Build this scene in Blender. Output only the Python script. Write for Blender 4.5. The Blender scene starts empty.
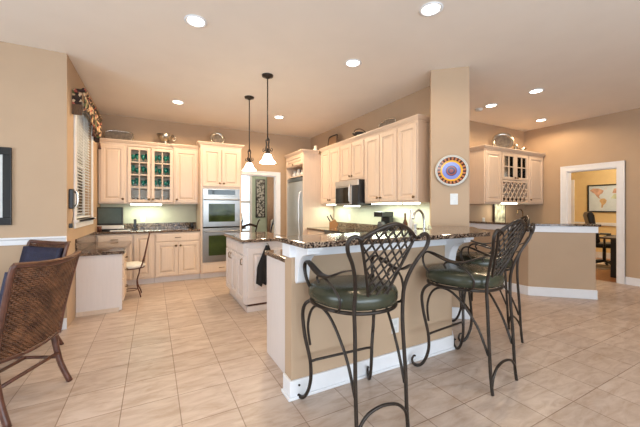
import bpy, bmesh, math, random
from mathutils import Vector, Matrix
PI = math.pi
random.seed(7)
S = bpy.context.scene
COL = S.collection

# ------------------------------------------------------------ camera
YAW = math.atan(167/311)
cd = bpy.data.cameras.new('camera'); cam = bpy.data.objects.new('camera', cd); COL.objects.link(cam)
cam.location = (0, 0, 1.30); cam.rotation_euler = (PI/2, 0, -YAW)
cd.sensor_width = 36; cd.lens = 36*311/640; cd.shift_y = -5.5/640; cd.clip_start = .05
S.camera = cam
# ------------------------------------------------------------ view, world, big lights
S.view_settings.view_transform = 'Standard'; S.view_settings.look = 'None'
S.view_settings.gamma = 1; S.view_settings.use_curve_mapping = False
S.view_settings.exposure = 0.04
W = bpy.data.worlds.new('world'); S.world = W; W.use_nodes = True
bg = W.node_tree.nodes['Background']; bg.inputs[0].default_value = (.78, .88, 1, 1); bg.inputs[1].default_value = 2.6
def area(name, loc, rot, sx, sy, power, col, parent=None, spread=PI):
    l = bpy.data.lights.new(name, 'AREA'); l.shape = 'RECTANGLE'; l.size = sx; l.size_y = sy
    l.energy = power; l.color = col; l.spread = spread
    o = bpy.data.objects.new(name, l); COL.objects.link(o); o.location = loc; o.rotation_euler = rot
    if parent: o.parent = parent
    return o
# added area lamps standing in for daylight from unseen rear and left windows
area('rear_daylight_fill', (0.8, -2.93, 1.5), (PI/2+.4, 0, 0), 5.5, 2.0, 225, (.75, .87, 1))
area('left_daylight_fill', (-3.93, 1.0, 1.5), (PI/2+.4, 0, -PI/2), 3.2, 2.0, 120, (.75, .87, 1))

# ------------------------------------------------------------ materials
MATS = {}
def nodes(name):
    m = bpy.data.materials.new(name); m.use_nodes = True
    nt = m.node_tree; b = nt.nodes['Principled BSDF']
    return m, nt, b
def N(nt, t, **kw):
    n = nt.nodes.new(t)
    for k, v in kw.items():
        if k in n.inputs: n.inputs[k].default_value = v
        else: setattr(n, k, v)
    return n
def c4(c): return (c[0], c[1], c[2], 1)
def plain(name, col, rough=.5, metal=0, var=.08, scale=12, bump=0, coat=0, emit=None, es=0, stretch=(1, 1, 1)):
    m, nt, b = nodes(name)
    tc = N(nt, 'ShaderNodeTexCoord'); mp = N(nt, 'ShaderNodeMapping'); mp.inputs['Scale'].default_value = stretch
    nz = N(nt, 'ShaderNodeTexNoise', Scale=scale, Detail=4.0)
    nt.links.new(tc.outputs['Object'], mp.inputs['Vector']); nt.links.new(mp.outputs[0], nz.inputs['Vector'])
    r = N(nt, 'ShaderNodeValToRGB'); r.color_ramp.elements[0].position = .3; r.color_ramp.elements[1].position = .7
    r.color_ramp.elements[0].color = c4([x*(1-var) for x in col]); r.color_ramp.elements[1].color = c4([min(1, x*(1+var)) for x in col])
    nt.links.new(nz.outputs['Fac'], r.inputs[0]); nt.links.new(r.outputs[0], b.inputs['Base Color'])
    b.inputs['Roughness'].default_value = rough; b.inputs['Metallic'].default_value = metal
    b.inputs['Coat Weight'].default_value = coat; b.inputs['Coat Roughness'].default_value = .1
    if bump:
        bp = N(nt, 'ShaderNodeBump', Strength=bump, Distance=.01); nt.links.new(nz.outputs['Fac'], bp.inputs['Height'])
        nt.links.new(bp.outputs[0], b.inputs['Normal'])
    if emit: b.inputs['Emission Color'].default_value = c4(emit); b.inputs['Emission Strength'].default_value = es
    MATS[name] = m
    return m
paint = plain('tan_wall_paint', (.48, .338, .222), .75, var=.025, scale=3)
ceilp = plain('ceiling_paint', (.86, .79, .71), .85, var=.015, scale=3)
trimw = plain('white_trim_paint', (.80, .80, .82), .4, var=.02)
wood = plain('pickled_maple', (.68, .53, .41), .38, var=.035, scale=9, stretch=(5, 5, .35))
woodp = plain('pickled_maple_end_panel', (.72, .65, .62), .42, var=.02, scale=9, stretch=(5, 5, .35))
woodin = plain('cabinet_interior', (.42, .25, .17), .6)
brass = plain('aged_brass', (.20, .13, .065), .35, .9)
chrome = plain('brushed_nickel', (.62, .62, .6), .22, 1)
silver = plain('old_silver', (.55, .52, .46), .25, 1, var=.3, scale=30)
iron = plain('dark_bronze_iron', (.032, .022, .016), .36, .35, var=.3, scale=25)
ironr = plain('rust_brown_iron', (.11, .04, .025), .45, .5, var=.3, scale=25)
leather = plain('green_leather', (.040, .043, .026), .26, 0, var=.25, scale=8, bump=.12)
white = plain('white_ceramic', (.68, .67, .65), .35)
blackp = plain('black_plastic', (.012, .012, .013), .3)
blackg = plain('black_glass', (.008, .009, .008), .05)
ovenglass = plain('oven_glass_green_reflection', (.03, .045, .014), .07, var=.5, scale=4)  # greenish reflections put into the dark glass colour
ovenglass.node_tree.nodes['Principled BSDF'].inputs['Specular IOR Level'].default_value = .2
navy = plain('navy_fabric', (.018, .018, .045), .7, bump=.2, var=.4, scale=80)
towelm = plain('dark_towel', (.016, .015, .016), .95, bump=.4, scale=90)
cream = plain('cream_cushion', (.78, .74, .66), .8)
espresso = plain('dark_stained_wood', (.03, .015, .01), .3)
tablew = plain('brown_table_wood', (.17, .08, .04), .3, stretch=(1, 8, 1))
yellowp = plain('yellow_wall_paint', (.78, .58, .28), .75, var=.02)
greenp = plain('sage_green_wall_paint', (.44, .54, .45), .75, var=.02)
blindm = plain('white_blind', (.82, .82, .80), .5)
lampglow = plain('warm_lamp_glow', (1, .9, .75), .5, emit=(1, .86, .66), es=18)
downglow = plain('recessed_lamp_glow', (1, .95, .85), .5, emit=(1, .9, .74), es=16)
tubeglow = plain('under_cabinet_tube', (1, 1, .9), .5, emit=(.95, 1, .85), es=6)
rugm = plain('patterned_rug', (.42, .33, .24), .95, var=.45, scale=5)
woodfl = plain('red_oak_floor', (.36, .15, .055), .3, var=.25, scale=5, stretch=(1, 9, 1))
tealg = plain('teal_glassware', (.02, .22, .17), .12, var=.2)
pale_ground = plain('pale_outside_ground', (.55, .56, .55), .9)  # ground outside made pale to brighten the view through the blind

def steel():
    m = plain('stainless_steel', (.29, .285, .275), .28, 1, var=.05, scale=60, stretch=(.2, .2, 6)); return m
steelm = steel()
steelf = plain('soft_stainless_steel', (.66, .66, .66), .42, .9, var=.04, scale=60, stretch=(.2, .2, 6))  # paler copy of the steel, brighter reflections put into its colour
def granite():
    m, nt, b = nodes('brown_black_granite')
    tc = N(nt, 'ShaderNodeTexCoord')
    v = N(nt, 'ShaderNodeTexVoronoi', Scale=110.0); n1 = N(nt, 'ShaderNodeTexNoise', Scale=82.0, Detail=3.0)
    n2 = N(nt, 'ShaderNodeTexNoise', Scale=16.0, Detail=2.0)
    for q in (v, n1, n2): nt.links.new(tc.outputs['Object'], q.inputs['Vector'])
    r = N(nt, 'ShaderNodeValToRGB'); e = r.color_ramp.elements
    e[0].position = .36; e[0].color = (.006, .005, .005, 1); e[1].position = .68; e[1].color = (.34, .25, .18, 1)
    for p, c in ((.50, (.012, .009, .008, 1)), (.54, (.06, .032, .02, 1)), (.60, (.17, .105, .07, 1))):
        x = e.new(p); x.color = c
    mx = N(nt, 'ShaderNodeMath', operation='MULTIPLY_ADD'); mx.inputs[1].default_value = .25
    nt.links.new(v.outputs['Distance'], mx.inputs[0]); nt.links.new(n1.outputs['Fac'], mx.inputs[2])
    m2 = N(nt, 'ShaderNodeMath', operation='MULTIPLY_ADD'); m2.inputs[1].default_value = .12
    nt.links.new(n2.outputs['Fac'], m2.inputs[0]); nt.links.new(mx.outputs[0], m2.inputs[2])
    ad = N(nt, 'ShaderNodeMath', operation='SUBTRACT'); ad.inputs[1].default_value = .12
    nt.links.new(m2.outputs[0], ad.inputs[0]); nt.links.new(ad.outputs[0], r.inputs[0])
    nt.links.new(r.outputs[0], b.inputs['Base Color']); b.inputs['Roughness'].default_value = .09
    b.inputs['Specular IOR Level'].default_value = .35
    return m
gran = granite()
def tiles():
    m, nt, b = nodes('beige_ceramic_tile')
    tc = N(nt, 'ShaderNodeTexCoord'); mp = N(nt, 'ShaderNodeMapping')
    mp.inputs['Location'].default_value = (.18, -2.035, 0)
    nt.links.new(tc.outputs['Object'], mp.inputs['Vector'])
    br = N(nt, 'ShaderNodeTexBrick'); br.offset = 0; br.squash = 1
    for k, v in (('Scale', 1.0), ('Mortar Size', .0032), ('Mortar Smooth', .3), ('Brick Width', .3335), ('Row Height', .3335), ('Bias', 0.0)): br.inputs[k].default_value = v
    br.inputs['Color1'].default_value = (.55, .445, .37, 1); br.inputs['Color2'].default_value = (.47, .37, .30, 1)
    br.inputs['Mortar'].default_value = (.27, .19, .135, 1)
    nt.links.new(mp.outputs[0], br.inputs['Vector'])
    st = N(nt, 'ShaderNodeMapping'); st.inputs['Scale'].default_value = (2.2, 7, 1); st.inputs['Rotation'].default_value = (0, 0, .45)
    nt.links.new(tc.outputs['Object'], st.inputs['Vector'])
    nz = N(nt, 'ShaderNodeTexNoise', Scale=2.2, Detail=6.0, Roughness=.62); nt.links.new(st.outputs[0], nz.inputs['Vector'])
    nz.inputs['Distortion'].default_value = .6
    r = N(nt, 'ShaderNodeValToRGB'); r.color_ramp.elements[0].position = .33; r.color_ramp.elements[1].position = .62
    r.color_ramp.elements[0].color = (.80, .73, .68, 1); r.color_ramp.elements[1].color = (1.06, 1.06, 1.08, 1)
    nt.links.new(nz.outputs['Fac'], r.inputs[0])
    mx = N(nt, 'ShaderNodeMix', data_type='RGBA', blend_type='MULTIPLY'); mx.inputs[0].default_value = 1
    nt.links.new(br.outputs['Color'], mx.inputs[6]); nt.links.new(r.outputs[0], mx.inputs[7])
    nt.links.new(mx.outputs[2], b.inputs['Base Color'])
    b.inputs['Roughness'].default_value = .36
    bp = N(nt, 'ShaderNodeBump', Strength=.35, Distance=.004, invert=True); nt.links.new(br.outputs['Fac'], bp.inputs['Height'])
    nt.links.new(bp.outputs[0], b.inputs['Normal'])
    return m
tilem = tiles()
def glassm():
    m, nt, b = nodes('clear_window_glass')
    for n in list(nt.nodes):
        if n.type == 'BSDF_PRINCIPLED': nt.nodes.remove(n)
    t = N(nt, 'ShaderNodeBsdfTransparent'); g = N(nt, 'ShaderNodeBsdfGlossy'); g.inputs['Roughness'].default_value = .03
    t.inputs[0].default_value = (.95, .97, .96, 1)
    f = N(nt, 'ShaderNodeFresnel', IOR=1.16); mx = N(nt, 'ShaderNodeMixShader')
    nt.links.new(f.outputs[0], mx.inputs[0]); nt.links.new(t.outputs[0], mx.inputs[1]); nt.links.new(g.outputs[0], mx.inputs[2])
    nt.links.new(mx.outputs[0], [n for n in nt.nodes if n.type == 'OUTPUT_MATERIAL'][0].inputs[0])
    return m
glass = glassm()
def wicker_mat():
    m, nt, b = nodes('brown_woven_wicker')
    tc = N(nt, 'ShaderNodeTexCoord'); nz = N(nt, 'ShaderNodeTexNoise', Scale=14.0, Detail=4.0)
    nt.links.new(tc.outputs['Object'], nz.inputs['Vector'])
    r = N(nt, 'ShaderNodeValToRGB'); r.color_ramp.elements[0].position = .35; r.color_ramp.elements[1].position = .68
    r.color_ramp.elements[0].color = (.075, .028, .013, 1); r.color_ramp.elements[1].color = (.21, .09, .04, 1)
    nt.links.new(nz.outputs['Fac'], r.inputs[0]); nt.links.new(r.outputs[0], b.inputs['Base Color']); b.inputs['Roughness'].default_value = .5
    return m
wick = wicker_mat()
rattan = plain('dark_rattan_frame', (.10, .038, .024), .35, var=.4, scale=18)
def floral():
    m, nt, b = nodes('brown_floral_fabric')
    tc = N(nt, 'ShaderNodeTexCoord')
    v = N(nt, 'ShaderNodeTexVoronoi', Scale=30.0); nt.links.new(tc.outputs['Object'], v.inputs['Vector'])
    r = N(nt, 'ShaderNodeValToRGB'); e = r.color_ramp.elements; r.color_ramp.interpolation = 'CONSTANT'
    e[0].position = 0; e[0].color = (.03, .012, .008, 1); e[1].position = .42; e[1].color = (.55, .36, .2, 1)
    for p, c in ((.55, (.04, .02, .012, 1)), (.66, (.42, .10, .07, 1)), (.76, (.14, .16, .06, 1)), (.86, (.62, .45, .28, 1))):
        x = e.new(p); x.color = c
    sp = N(nt, 'ShaderNodeSeparateColor'); nt.links.new(v.outputs['Color'], sp.inputs[0]); nt.links.new(sp.outputs[0], r.inputs[0])
    nt.links.new(r.outputs[0], b.inputs['Base Color']); b.inputs['Roughness'].default_value = .8
    return m
floralm = floral()
def radial(name, stops, spokes=0, spoke_col=(0, 0, 0), rng=(0, 1)):
    # concentric painted rings around the local Y axis of the plate (unit radius = 1 in local XZ)
    m, nt, b = nodes(name)
    tc = N(nt, 'ShaderNodeTexCoord'); sx = N(nt, 'ShaderNodeSeparateXYZ'); nt.links.new(tc.outputs['Object'], sx.inputs[0])
    cx = N(nt, 'ShaderNodeCombineXYZ'); nt.links.new(sx.outputs[0], cx.inputs[0]); nt.links.new(sx.outputs[2], cx.inputs[1])
    ln = N(nt, 'ShaderNodeVectorMath', operation='LENGTH'); nt.links.new(cx.outputs[0], ln.inputs[0])
    r = N(nt, 'ShaderNodeValToRGB'); r.color_ramp.interpolation = 'CONSTANT'; e = r.color_ramp.elements
    e[0].position = stops[0][0]; e[0].color = c4(stops[0][1]); e[1].position = stops[1][0]; e[1].color = c4(stops[1][1])
    for p, c in stops[2:]: x = e.new(p); x.color = c4(c)
    nt.links.new(ln.outputs['Value'], r.inputs[0]); out = r.outputs[0]
    if spokes:
        at = N(nt, 'ShaderNodeMath', operation='ARCTAN2'); nt.links.new(sx.outputs[0], at.inputs[0]); nt.links.new(sx.outputs[2], at.inputs[1])
        mu = N(nt, 'ShaderNodeMath', operation='MULTIPLY'); mu.inputs[1].default_value = spokes; nt.links.new(at.outputs[0], mu.inputs[0])
        sn = N(nt, 'ShaderNodeMath', operation='SINE'); nt.links.new(mu.outputs[0], sn.inputs[0])
        g = N(nt, 'ShaderNodeMath', operation='GREATER_THAN'); g.inputs[1].default_value = 0.0; nt.links.new(sn.outputs[0], g.inputs[0])
        a = N(nt, 'ShaderNodeMath', operation='GREATER_THAN'); a.inputs[1].default_value = rng[0]; nt.links.new(ln.outputs['Value'], a.inputs[0])
        c = N(nt, 'ShaderNodeMath', operation='LESS_THAN'); c.inputs[1].default_value = rng[1]; nt.links.new(ln.outputs['Value'], c.inputs[0])
        p1 = N(nt, 'ShaderNodeMath', operation='MULTIPLY'); nt.links.new(g.outputs[0], p1.inputs[0]); nt.links.new(a.outputs[0], p1.inputs[1])
        p2 = N(nt, 'ShaderNodeMath', operation='MULTIPLY'); nt.links.new(p1.outputs[0], p2.inputs[0]); nt.links.new(c.outputs[0], p2.inputs[1])
        mx = N(nt, 'ShaderNodeMix', data_type='RGBA'); mx.inputs[7].default_value = c4(spoke_col)
        nt.links.new(p2.outputs[0], mx.inputs[0]); nt.links.new(out, mx.inputs[6]); out = mx.outputs[2]
    nt.links.new(out, b.inputs['Base Color']); b.inputs['Roughness'].default_value = .2
    return m
platem = radial('painted_plate_rings', [(0, (.30, .04, .04)), (.022, (.03, .03, .08)), (.040, (.30, .06, .05)), (.055, (.03, .03, .10)), (.066, (.20, .24, .58)), (.106, (.82, .42, .03)), (.132, (.07, .025, .015)), (.168, (.62, .60, .54)), (.180, (.20, .20, .12)), (.185, (.66, .64, .60))], 22, (.50, .17, .07), (.134, .168))

# ------------------------------------------------------------ mesh helpers
class MB:
    def __init__(s): s.v = []; s.f = []; s.smooth = []
    def add(s, vs, fs, sm=False):
        o = len(s.v); s.v += [tuple(p) for p in vs]; s.f += [tuple(i+o for i in f) for f in fs]; s.smooth += [sm]*len(fs); return s
    def box(s, x0, x1, y0, y1, z0, z1):
        v = [(x, y, z) for z in (z0, z1) for y in (y0, y1) for x in (x0, x1)]
        return s.add(v, [(0, 2, 3, 1), (4, 5, 7, 6), (0, 1, 5, 4), (2, 6, 7, 3), (0, 4, 6, 2), (1, 3, 7, 5)])
    def prism(s, poly, z0, z1):
        n = len(poly); v = [(x, y, z0) for x, y in poly]+[(x, y, z1) for x, y in poly]
        return s.add(v, [tuple(range(n-1, -1, -1)), tuple(range(n, 2*n))]+[(i, (i+1) % n, n+(i+1) % n, n+i) for i in range(n)])
    def extr(s, poly, a, b, ax='x'):
        # polygon in the plane across axis ax, extruded a..b
        def mk(t, p):
            return {'x': (t, p[0], p[1]), 'y': (p[0], t, p[1])}[ax]
        n = len(poly); v = [mk(a, p) for p in poly]+[mk(b, p) for p in poly]
        return s.add(v, [tuple(range(n-1, -1, -1)), tuple(range(n, 2*n))]+[(i, (i+1) % n, n+(i+1) % n, n+i) for i in range(n)])
    def lathe(s, prof, c=(0, 0, 0), n=24, axis='z', cap=False):
        v = []
        for r, h in prof:
            for k in range(n):
                a = 2*PI*k/n; x, y = r*math.cos(a), r*math.sin(a)
                p = (x, y, h) if axis == 'z' else ((x, h, y) if axis == 'y' else (h, x, y))
                v.append((c[0]+p[0], c[1]+p[1], c[2]+p[2]))
        f = []
        for i in range(len(prof)-1):
            for k in range(n): f.append((i*n+k, i*n+(k+1) % n, (i+1)*n+(k+1) % n, (i+1)*n+k))
        s.add(v, f, True)
        if cap: s.add(v[:n], [tuple(range(n))]); s.add(v[-n:], [tuple(range(n))])
        return s
    def tube(s, pts, r, n=8, flat=None, smooth=2, closed=False):
        P = [Vector(p) for p in pts]
        R = r if isinstance(r, (list, tuple)) else [r]*len(P)
        for _ in range(smooth):       # corner rounding (Catmull-Rom style subdivision)
            Q = []; RR = []; m = len(P)
            rngn = m if closed else m-1
            for i in range(rngn):
                a = P[(i-1) % m] if (closed or i > 0) else P[i]
                b = P[i]; c = P[(i+1) % m]; d = P[(i+2) % m] if (closed or i+2 < m) else c
                Q += [b, (b+c)*.5625-(a+d)*.0625]; RR += [R[i], (R[i]+R[(i+1) % m])/2]
            if not closed: Q.append(P[-1]); RR.append(R[-1])
            P, R = Q, RR
        m = len(P); vs = []; up = None
        for i, p in enumerate(P):
            a = P[(i-1) % m] if (closed or i > 0) else p; b = P[(i+1) % m] if (closed or i < m-1) else p
            t = (b-a)
            if t.length < 1e-9: t = Vector((0, 0, 1))
            t.normalize()
            if up is None:
                up = Vector((0, 0, 1)) if abs(t.z) < .9 else Vector((1, 0, 0))
            u = up-t*up.dot(t)
            if u.length < 1e-4: u = t.orthogonal()
            u.normalize(); w = t.cross(u); up = u
            ru, rw = (R[i], R[i]) if flat is None else (R[i]*flat[0], R[i]*flat[1])
            for k in range(n):
                g = 2*PI*k/n; vs.append(p+u*(math.cos(g)*ru)+w*(math.sin(g)*rw))
        f = []
        for i in range(m if closed else m-1):
            for k in range(n): f.append((i*n+k, i*n+(k+1) % n, ((i+1) % m)*n+(k+1) % n, ((i+1) % m)*n+k))
        if not closed: f += [tuple(range(n-1, -1, -1)), tuple(range((m-1)*n, m*n))]
        return s.add(vs, f, True)
    def rings(s, rects, y_of):
        # nested rectangles (x0,x1,z0,z1) with a depth each: raised-panel door front
        v = []
        for (x0, x1, z0, z1), y in zip(rects, y_of): v += [(x0, y, z0), (x1, y, z0), (x1, y, z1), (x0, y, z1)]
        f = []
        for i in range(len(rects)-1):
            for k in range(4): f.append((4*i+k, 4*i+(k+1) % 4, 4*(i+1)+(k+1) % 4, 4*(i+1)+k))
        b = 4*(len(rects)-1); f.append((b, b+1, b+2, b+3)); f.append((3, 2, 1, 0))
        return s.add(v, f)
    def build(s, name, mat, parent=None, bevel=0, mat4=None, sub=0):
        me = bpy.data.meshes.new(name); me.from_pydata(s.v, [], s.f)
        bm = bmesh.new(); bm.from_mesh(me)
        for i, fc in enumerate(bm.faces): fc.smooth = s.smooth[i]
        bmesh.ops.recalc_face_normals(bm, faces=bm.faces)
        bm.to_mesh(me); bm.free(); me.materials.append(mat)
        o = bpy.data.objects.new(name, me); COL.objects.link(o)
        if parent: o.parent = parent
        if bevel:
            md = o.modifiers.new('bevel', 'BEVEL'); md.width = bevel; md.segments = 2; md.limit_method = 'ANGLE'
        if sub:
            md = o.modifiers.new('sub', 'SUBSURF'); md.levels = sub; md.render_levels = sub
        return o
def tag(o, label=None, cat=None, group=None, kind=None):
    for k, v in (('label', label), ('category', cat), ('group', group), ('kind', kind)):
        if v: o[k] = v
    return o
def thing(name, label, cat, loc=(0, 0, 0), rz=0, group=None):
    o = bpy.data.objects.new(name, None); COL.objects.link(o); o.location = loc; o.rotation_euler = (0, 0, rz); o.empty_display_size = .1
    return tag(o, label, cat, group)
def copy_tree(o, parent=None):
    c = o.copy(); COL.objects.link(c); c.parent = parent
    for ch in list(o.children): copy_tree(ch, c)
    return c
def struct(name, mb, mat, bevel=0): return tag(mb.build(name, mat, None, bevel), kind='structure')
def box(*a): return MB().box(*a)

# ------------------------------------------------------------ room shell
H = 2.96
struct('floor', box(-4.1, 7.1, -3.1, 6.76, -.1, 0), tilem)
struct('ceiling', box(-4.1, 7.22, -3.1, 6.76, H, H+.1), ceilp)
XW, YN, YB, XM, XR, YR = -.815, 4.23, 6.64, 3.31, 7.1, 3.85
# left: near wall with chair rail, and window wall
struct('wall_left_near', box(-4.0, XW, YN, YN+.12, 0, H), paint)
wy0, wy1, wz0, wz1 = 4.62, 5.72, 1.16, 2.60
mb = MB()
for b in ((YN+.12, wy0, 0, H), (wy1, YB, 0, H), (wy0, wy1, 0, wz0), (wy0, wy1, wz1, H)): mb.box(XW-.12, XW, *b)
struct('wall_window_side', mb, paint)
# back wall with doorway
dx0, dx1, dzt = 1.62, 2.45, 2.02
mb = MB()
for a in ((XW-.12, dx0, 0, H), (dx1, XM+.14, 0, H), (dx0, dx1, dzt, H)): mb.box(a[0], a[1], YB, YB+.12, a[2], a[3])
struct('wall_back', mb, paint)
struct('wall_microwave_side', box(XM, XM+.14, 2.755, YB, 0, H), paint)
P0, P1 = (2.945, 2.665), (3.26, 2.378)
struct('wall_column', MB().prism([P0, P1, (P1[0]+.215, P1[1]+.215), (P0[0]+.215, P0[1]+.215)], 0, H), paint)
# column baseboard: front and right side of the column
def off(p, q, d):
    dx, dy = q[0]-p[0], q[1]-p[1]; l = math.hypot(dx, dy); return (dy/l*d, -dx/l*d)
ox, oy = off(P0, P1, .016)
C3 = (P1[0]+.215, P1[1]+.215)
struct('baseboard_column', MB().prism([(P0[0], P0[1]), (P0[0]+ox, P0[1]+oy), (P1[0]+ox+.011, P1[1]+oy-.011), (C3[0]+.012, C3[1]-.011), C3, P1], 0, .13), trimw, .003)
struct('wall_wet_bar_back', box(XM+.14, XR+.12, YR, YR+.12, 0, H), paint)
ry0, ry1, rzt = 2.31, 3.06, 2.01
mb = MB()
for b in ((-3.1, ry0, 0, H), (ry1, YR, 0, H), (ry0, ry1, rzt, H)): mb.box(XR, XR+.12, *b)
struct('wall_right', mb, paint)
# walls behind and left of the camera with big windows
mb = MB()
for a in ((-4.0, -2.0, 0, H), (3.6, XR, 0, H), (-2.0, 3.6, 0, .45), (-2.0, 3.6, 2.55, H)): mb.box(a[0], a[1], -3.1, -3.0, a[2], a[3])
struct('wall_rear', mb, paint)
mb = MB()
for b in ((-3.0, -.7, 0, H), (2.7, YN+.12, 0, H), (-.7, 2.7, 0, .45), (-.7, 2.7, 2.55, H)): mb.box(-4.1, -4.0, *b)
struct('wall_left_far', mb, paint)
# trim: chair rail, baseboards
def rail(name, x0, x1, y, z0, z1, d=.03):
    pr = [(y, z0), (y-d*.45, z0), (y-d*.5, z0+(z1-z0)*.3), (y-d*.6, z0+(z1-z0)*.62), (y-d, z0+(z1-z0)*.8), (y-d, z1), (y, z1)]
    return struct(name, MB().extr(pr, x0, x1, 'x'), trimw)
rail('trim_chair_rail', -3.98, XW, YN, .925, 1.0, .03)
rail('baseboard_left', -3.98, XW, YN, 0, .12, .016)
struct('baseboard_right', box(XR-.016, XR, -2.98, ry0-.10, 0, .13), trimw, .004)
struct('baseboard_right_beyond_door', box(XR-.016, XR, ry1+.13, YR, 0, .13), trimw, .004)
# door casings
def casing_y(name, x, y0, y1, zt, w, d=.022):      # on a wall that runs along Y, faces -X
    mb = MB().box(x-d, x, y0-w, y0, 0, zt+w).box(x-d, x, y1, y1+w, 0, zt+w).box(x-d, x, y0, y1, zt, zt+w)
    mb.box(x-d-.01, x, y0-w, y0-w+.02, 0, zt+w).box(x-d-.01, x, y1+w-.02, y1+w, 0, zt+w).box(x-d-.01, x, y0-w+.02, y1+w-.02, zt+w-.02, zt+w)
    mb.box(x, x+.12, y0, y0+.018, 0, zt).box(x, x+.12, y1-.018, y1, 0, zt).box(x, x+.12, y0+.018, y1-.018, zt-.018, zt)
    return struct(name, mb, trimw)
casing_y('door_1_casing', XR, ry0, ry1, rzt, .10)
mb = MB(); w = .085
mb.box(dx0-w, dx0, YB-.022, YB, 0, dzt+w).box(dx1, dx1+w, YB-.022, YB, 0, dzt+w).box(dx0, dx1, YB-.022, YB, dzt, dzt+w)
mb.box(dx1+w-.018, dx1+w, YB-.032, YB, 0, dzt+w).box(dx0-w, dx1+w-.018, YB-.032, YB, dzt+w-.018, dzt+w)
mb.box(dx0, dx0+.018, YB, YB+.12, 0, dzt).box(dx1-.018, dx1, YB, YB+.12, 0, dzt).box(dx0+.018, dx1-.018, YB, YB+.12, dzt-.018, dzt)
struct('door_2_casing', mb, trimw)

# kitchen window: casing, sill, sash with panes, blind
mb = MB(); w = .07
mb.box(XW, XW+.018, wy0-w, wy0, wz0, wz1+w).box(XW, XW+.018, wy1, wy1+w, wz0, wz1+w).box(XW, XW+.018, wy0, wy1, wz1, wz1+w)
mb.box(XW, XW+.018, wy0-w, wy1+w, wz0-.10, wz0-.028)
mb.box(XW-.1, XW+.045, wy0-.001, wy1+.001, wz0-.028, wz0).box(XW, XW+.045, wy0-w-.015, wy1+w+.015, wz0-.028, wz0)
win = struct('window_1', mb, trimw, .003)
mb = MB()
for y in (wy0+.02, (wy0+wy1)/2, wy1-.02): mb.box(XW-.10, XW-.075, y-.02, y+.02, wz0, wz1)
for z in (wz0+.025, (wz0+wz1)/2, wz1-.025): mb.box(XW-.10, XW-.075, wy0, wy1, z-.02, z+.02)
sash = mb.build('sash', trimw, win)
box(XW-.092, XW-.088, wy0+.02, wy1-.02, wz0+.02, wz1-.02).build('pane', glass, sash)
bl = thing('window_blind', 'white horizontal slat blind hanging in the kitchen window on the left', 'blind', (XW-.03, 5.17, wz0))
mb = MB(); nsl = 34
for i in range(nsl):
    z = .07+(wz1-wz0-.13)*i/(nsl-1); a = .12
    mb.add([(-.022*math.cos(a), -.53, z+.022*math.sin(a)), (.022*math.cos(a), -.53, z-.022*math.sin(a)), (.022*math.cos(a), .53, z-.022*math.sin(a)), (-.022*math.cos(a), .53, z+.022*math.sin(a)),
            (-.022*math.cos(a), -.53, z+.022*math.sin(a)+.003), (.022*math.cos(a), -.53, z-.022*math.sin(a)+.003), (.022*math.cos(a), .53, z-.022*math.sin(a)+.003), (-.022*math.cos(a), .53, z+.022*math.sin(a)+.003)],
           [(0, 1, 2, 3), (7, 6, 5, 4), (0, 4, 5, 1), (1, 5, 6, 2), (2, 6, 7, 3), (3, 7, 4, 0)])
mb.build('slats', blindm, bl)
box(-.022, .022, -.54, .54, .012, .032).build('bottom_rail', blindm, bl)
box(-.025, .025, -.54, .54, wz1-wz0-.045, wz1-wz0-.002).build('head_rail', blindm, bl)
mb = MB()
for y in (-.35, 0, .35): mb.tube([(.024, y, .03), (.024, y, wz1-wz0-.04)], .0025, 5, smooth=0)
mb.build('ladder_tape', blindm, bl)

# big unseen windows (frames and panes), added around the daylight lamps
for i, (ax, a0, a1, c) in enumerate((('x', -2.0, 3.6, -3.05), ('y', -.7, 2.7, -4.05))):
    mb = MB(); k = 5 if ax == 'x' else 3
    for j in range(k+1):
        p = a0+.03+(a1-a0-.06)*j/k
        mb.box(p-.03, p+.03, c-.03, c+.03, .45, 2.55) if ax == 'x' else mb.box(c-.03, c+.03, p-.03, p+.03, .45, 2.55)
    for z in (.48, 1.5, 2.52):
        mb.box(a0, a1, c-.025, c+.025, z-.03, z+.03) if ax == 'x' else mb.box(c-.025, c+.025, a0, a1, z-.03, z+.03)
    f = struct('window_%d' % (i+2), mb, trimw)
    (box(a0, a1, c-.003, c+.003, .45, 2.55) if ax == 'x' else box(c-.003, c+.003, a0, a1, .45, 2.55)).build('pane', glass, f)

# ------------------------------------------------------------ dining room beyond the back doorway
struct('floor_dining_room', box(.3, 5.2, YB+.12, 10.12, -.1, 0), woodfl)
struct('ceiling_dining_room', box(.3, 5.2, YB+.12, 10.12, 2.9, 3.0), ceilp)
gx0, gx1 = 1.5, 2.84
mb = MB().box(.3, gx0, 10, 10.12, 0, 2.9).box(gx1, 5.2, 10, 10.12, 0, 2.9).box(gx0, gx1, 10, 10.12, 0, .5).box(gx0, gx1, 10, 10.12, 2.5, 2.9)
struct('wall_dining_back', mb, greenp)
struct('wall_dining_left', box(.18, .3, YB+.12, 10.12, 0, 2.9), greenp)
struct('wall_dining_right', box(5.2, 5.32, YB+.12, 10.12, 0, 2.9), greenp)
mb = MB()
for x in (gx0+.03, (gx0+gx1)/2, gx1-.03): mb.box(x-.04, x+.04, 9.98, 10.05, .5, 2.5)
for z in (.53, 1.5, 2.47): mb.box(gx0, gx1, 9.99, 10.04, z-.04, z+.04)
w4 = struct('window_4', mb, trimw); box(gx0, gx1, 10.05, 10.056, .5, 2.5).build('pane', glass, w4)
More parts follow.
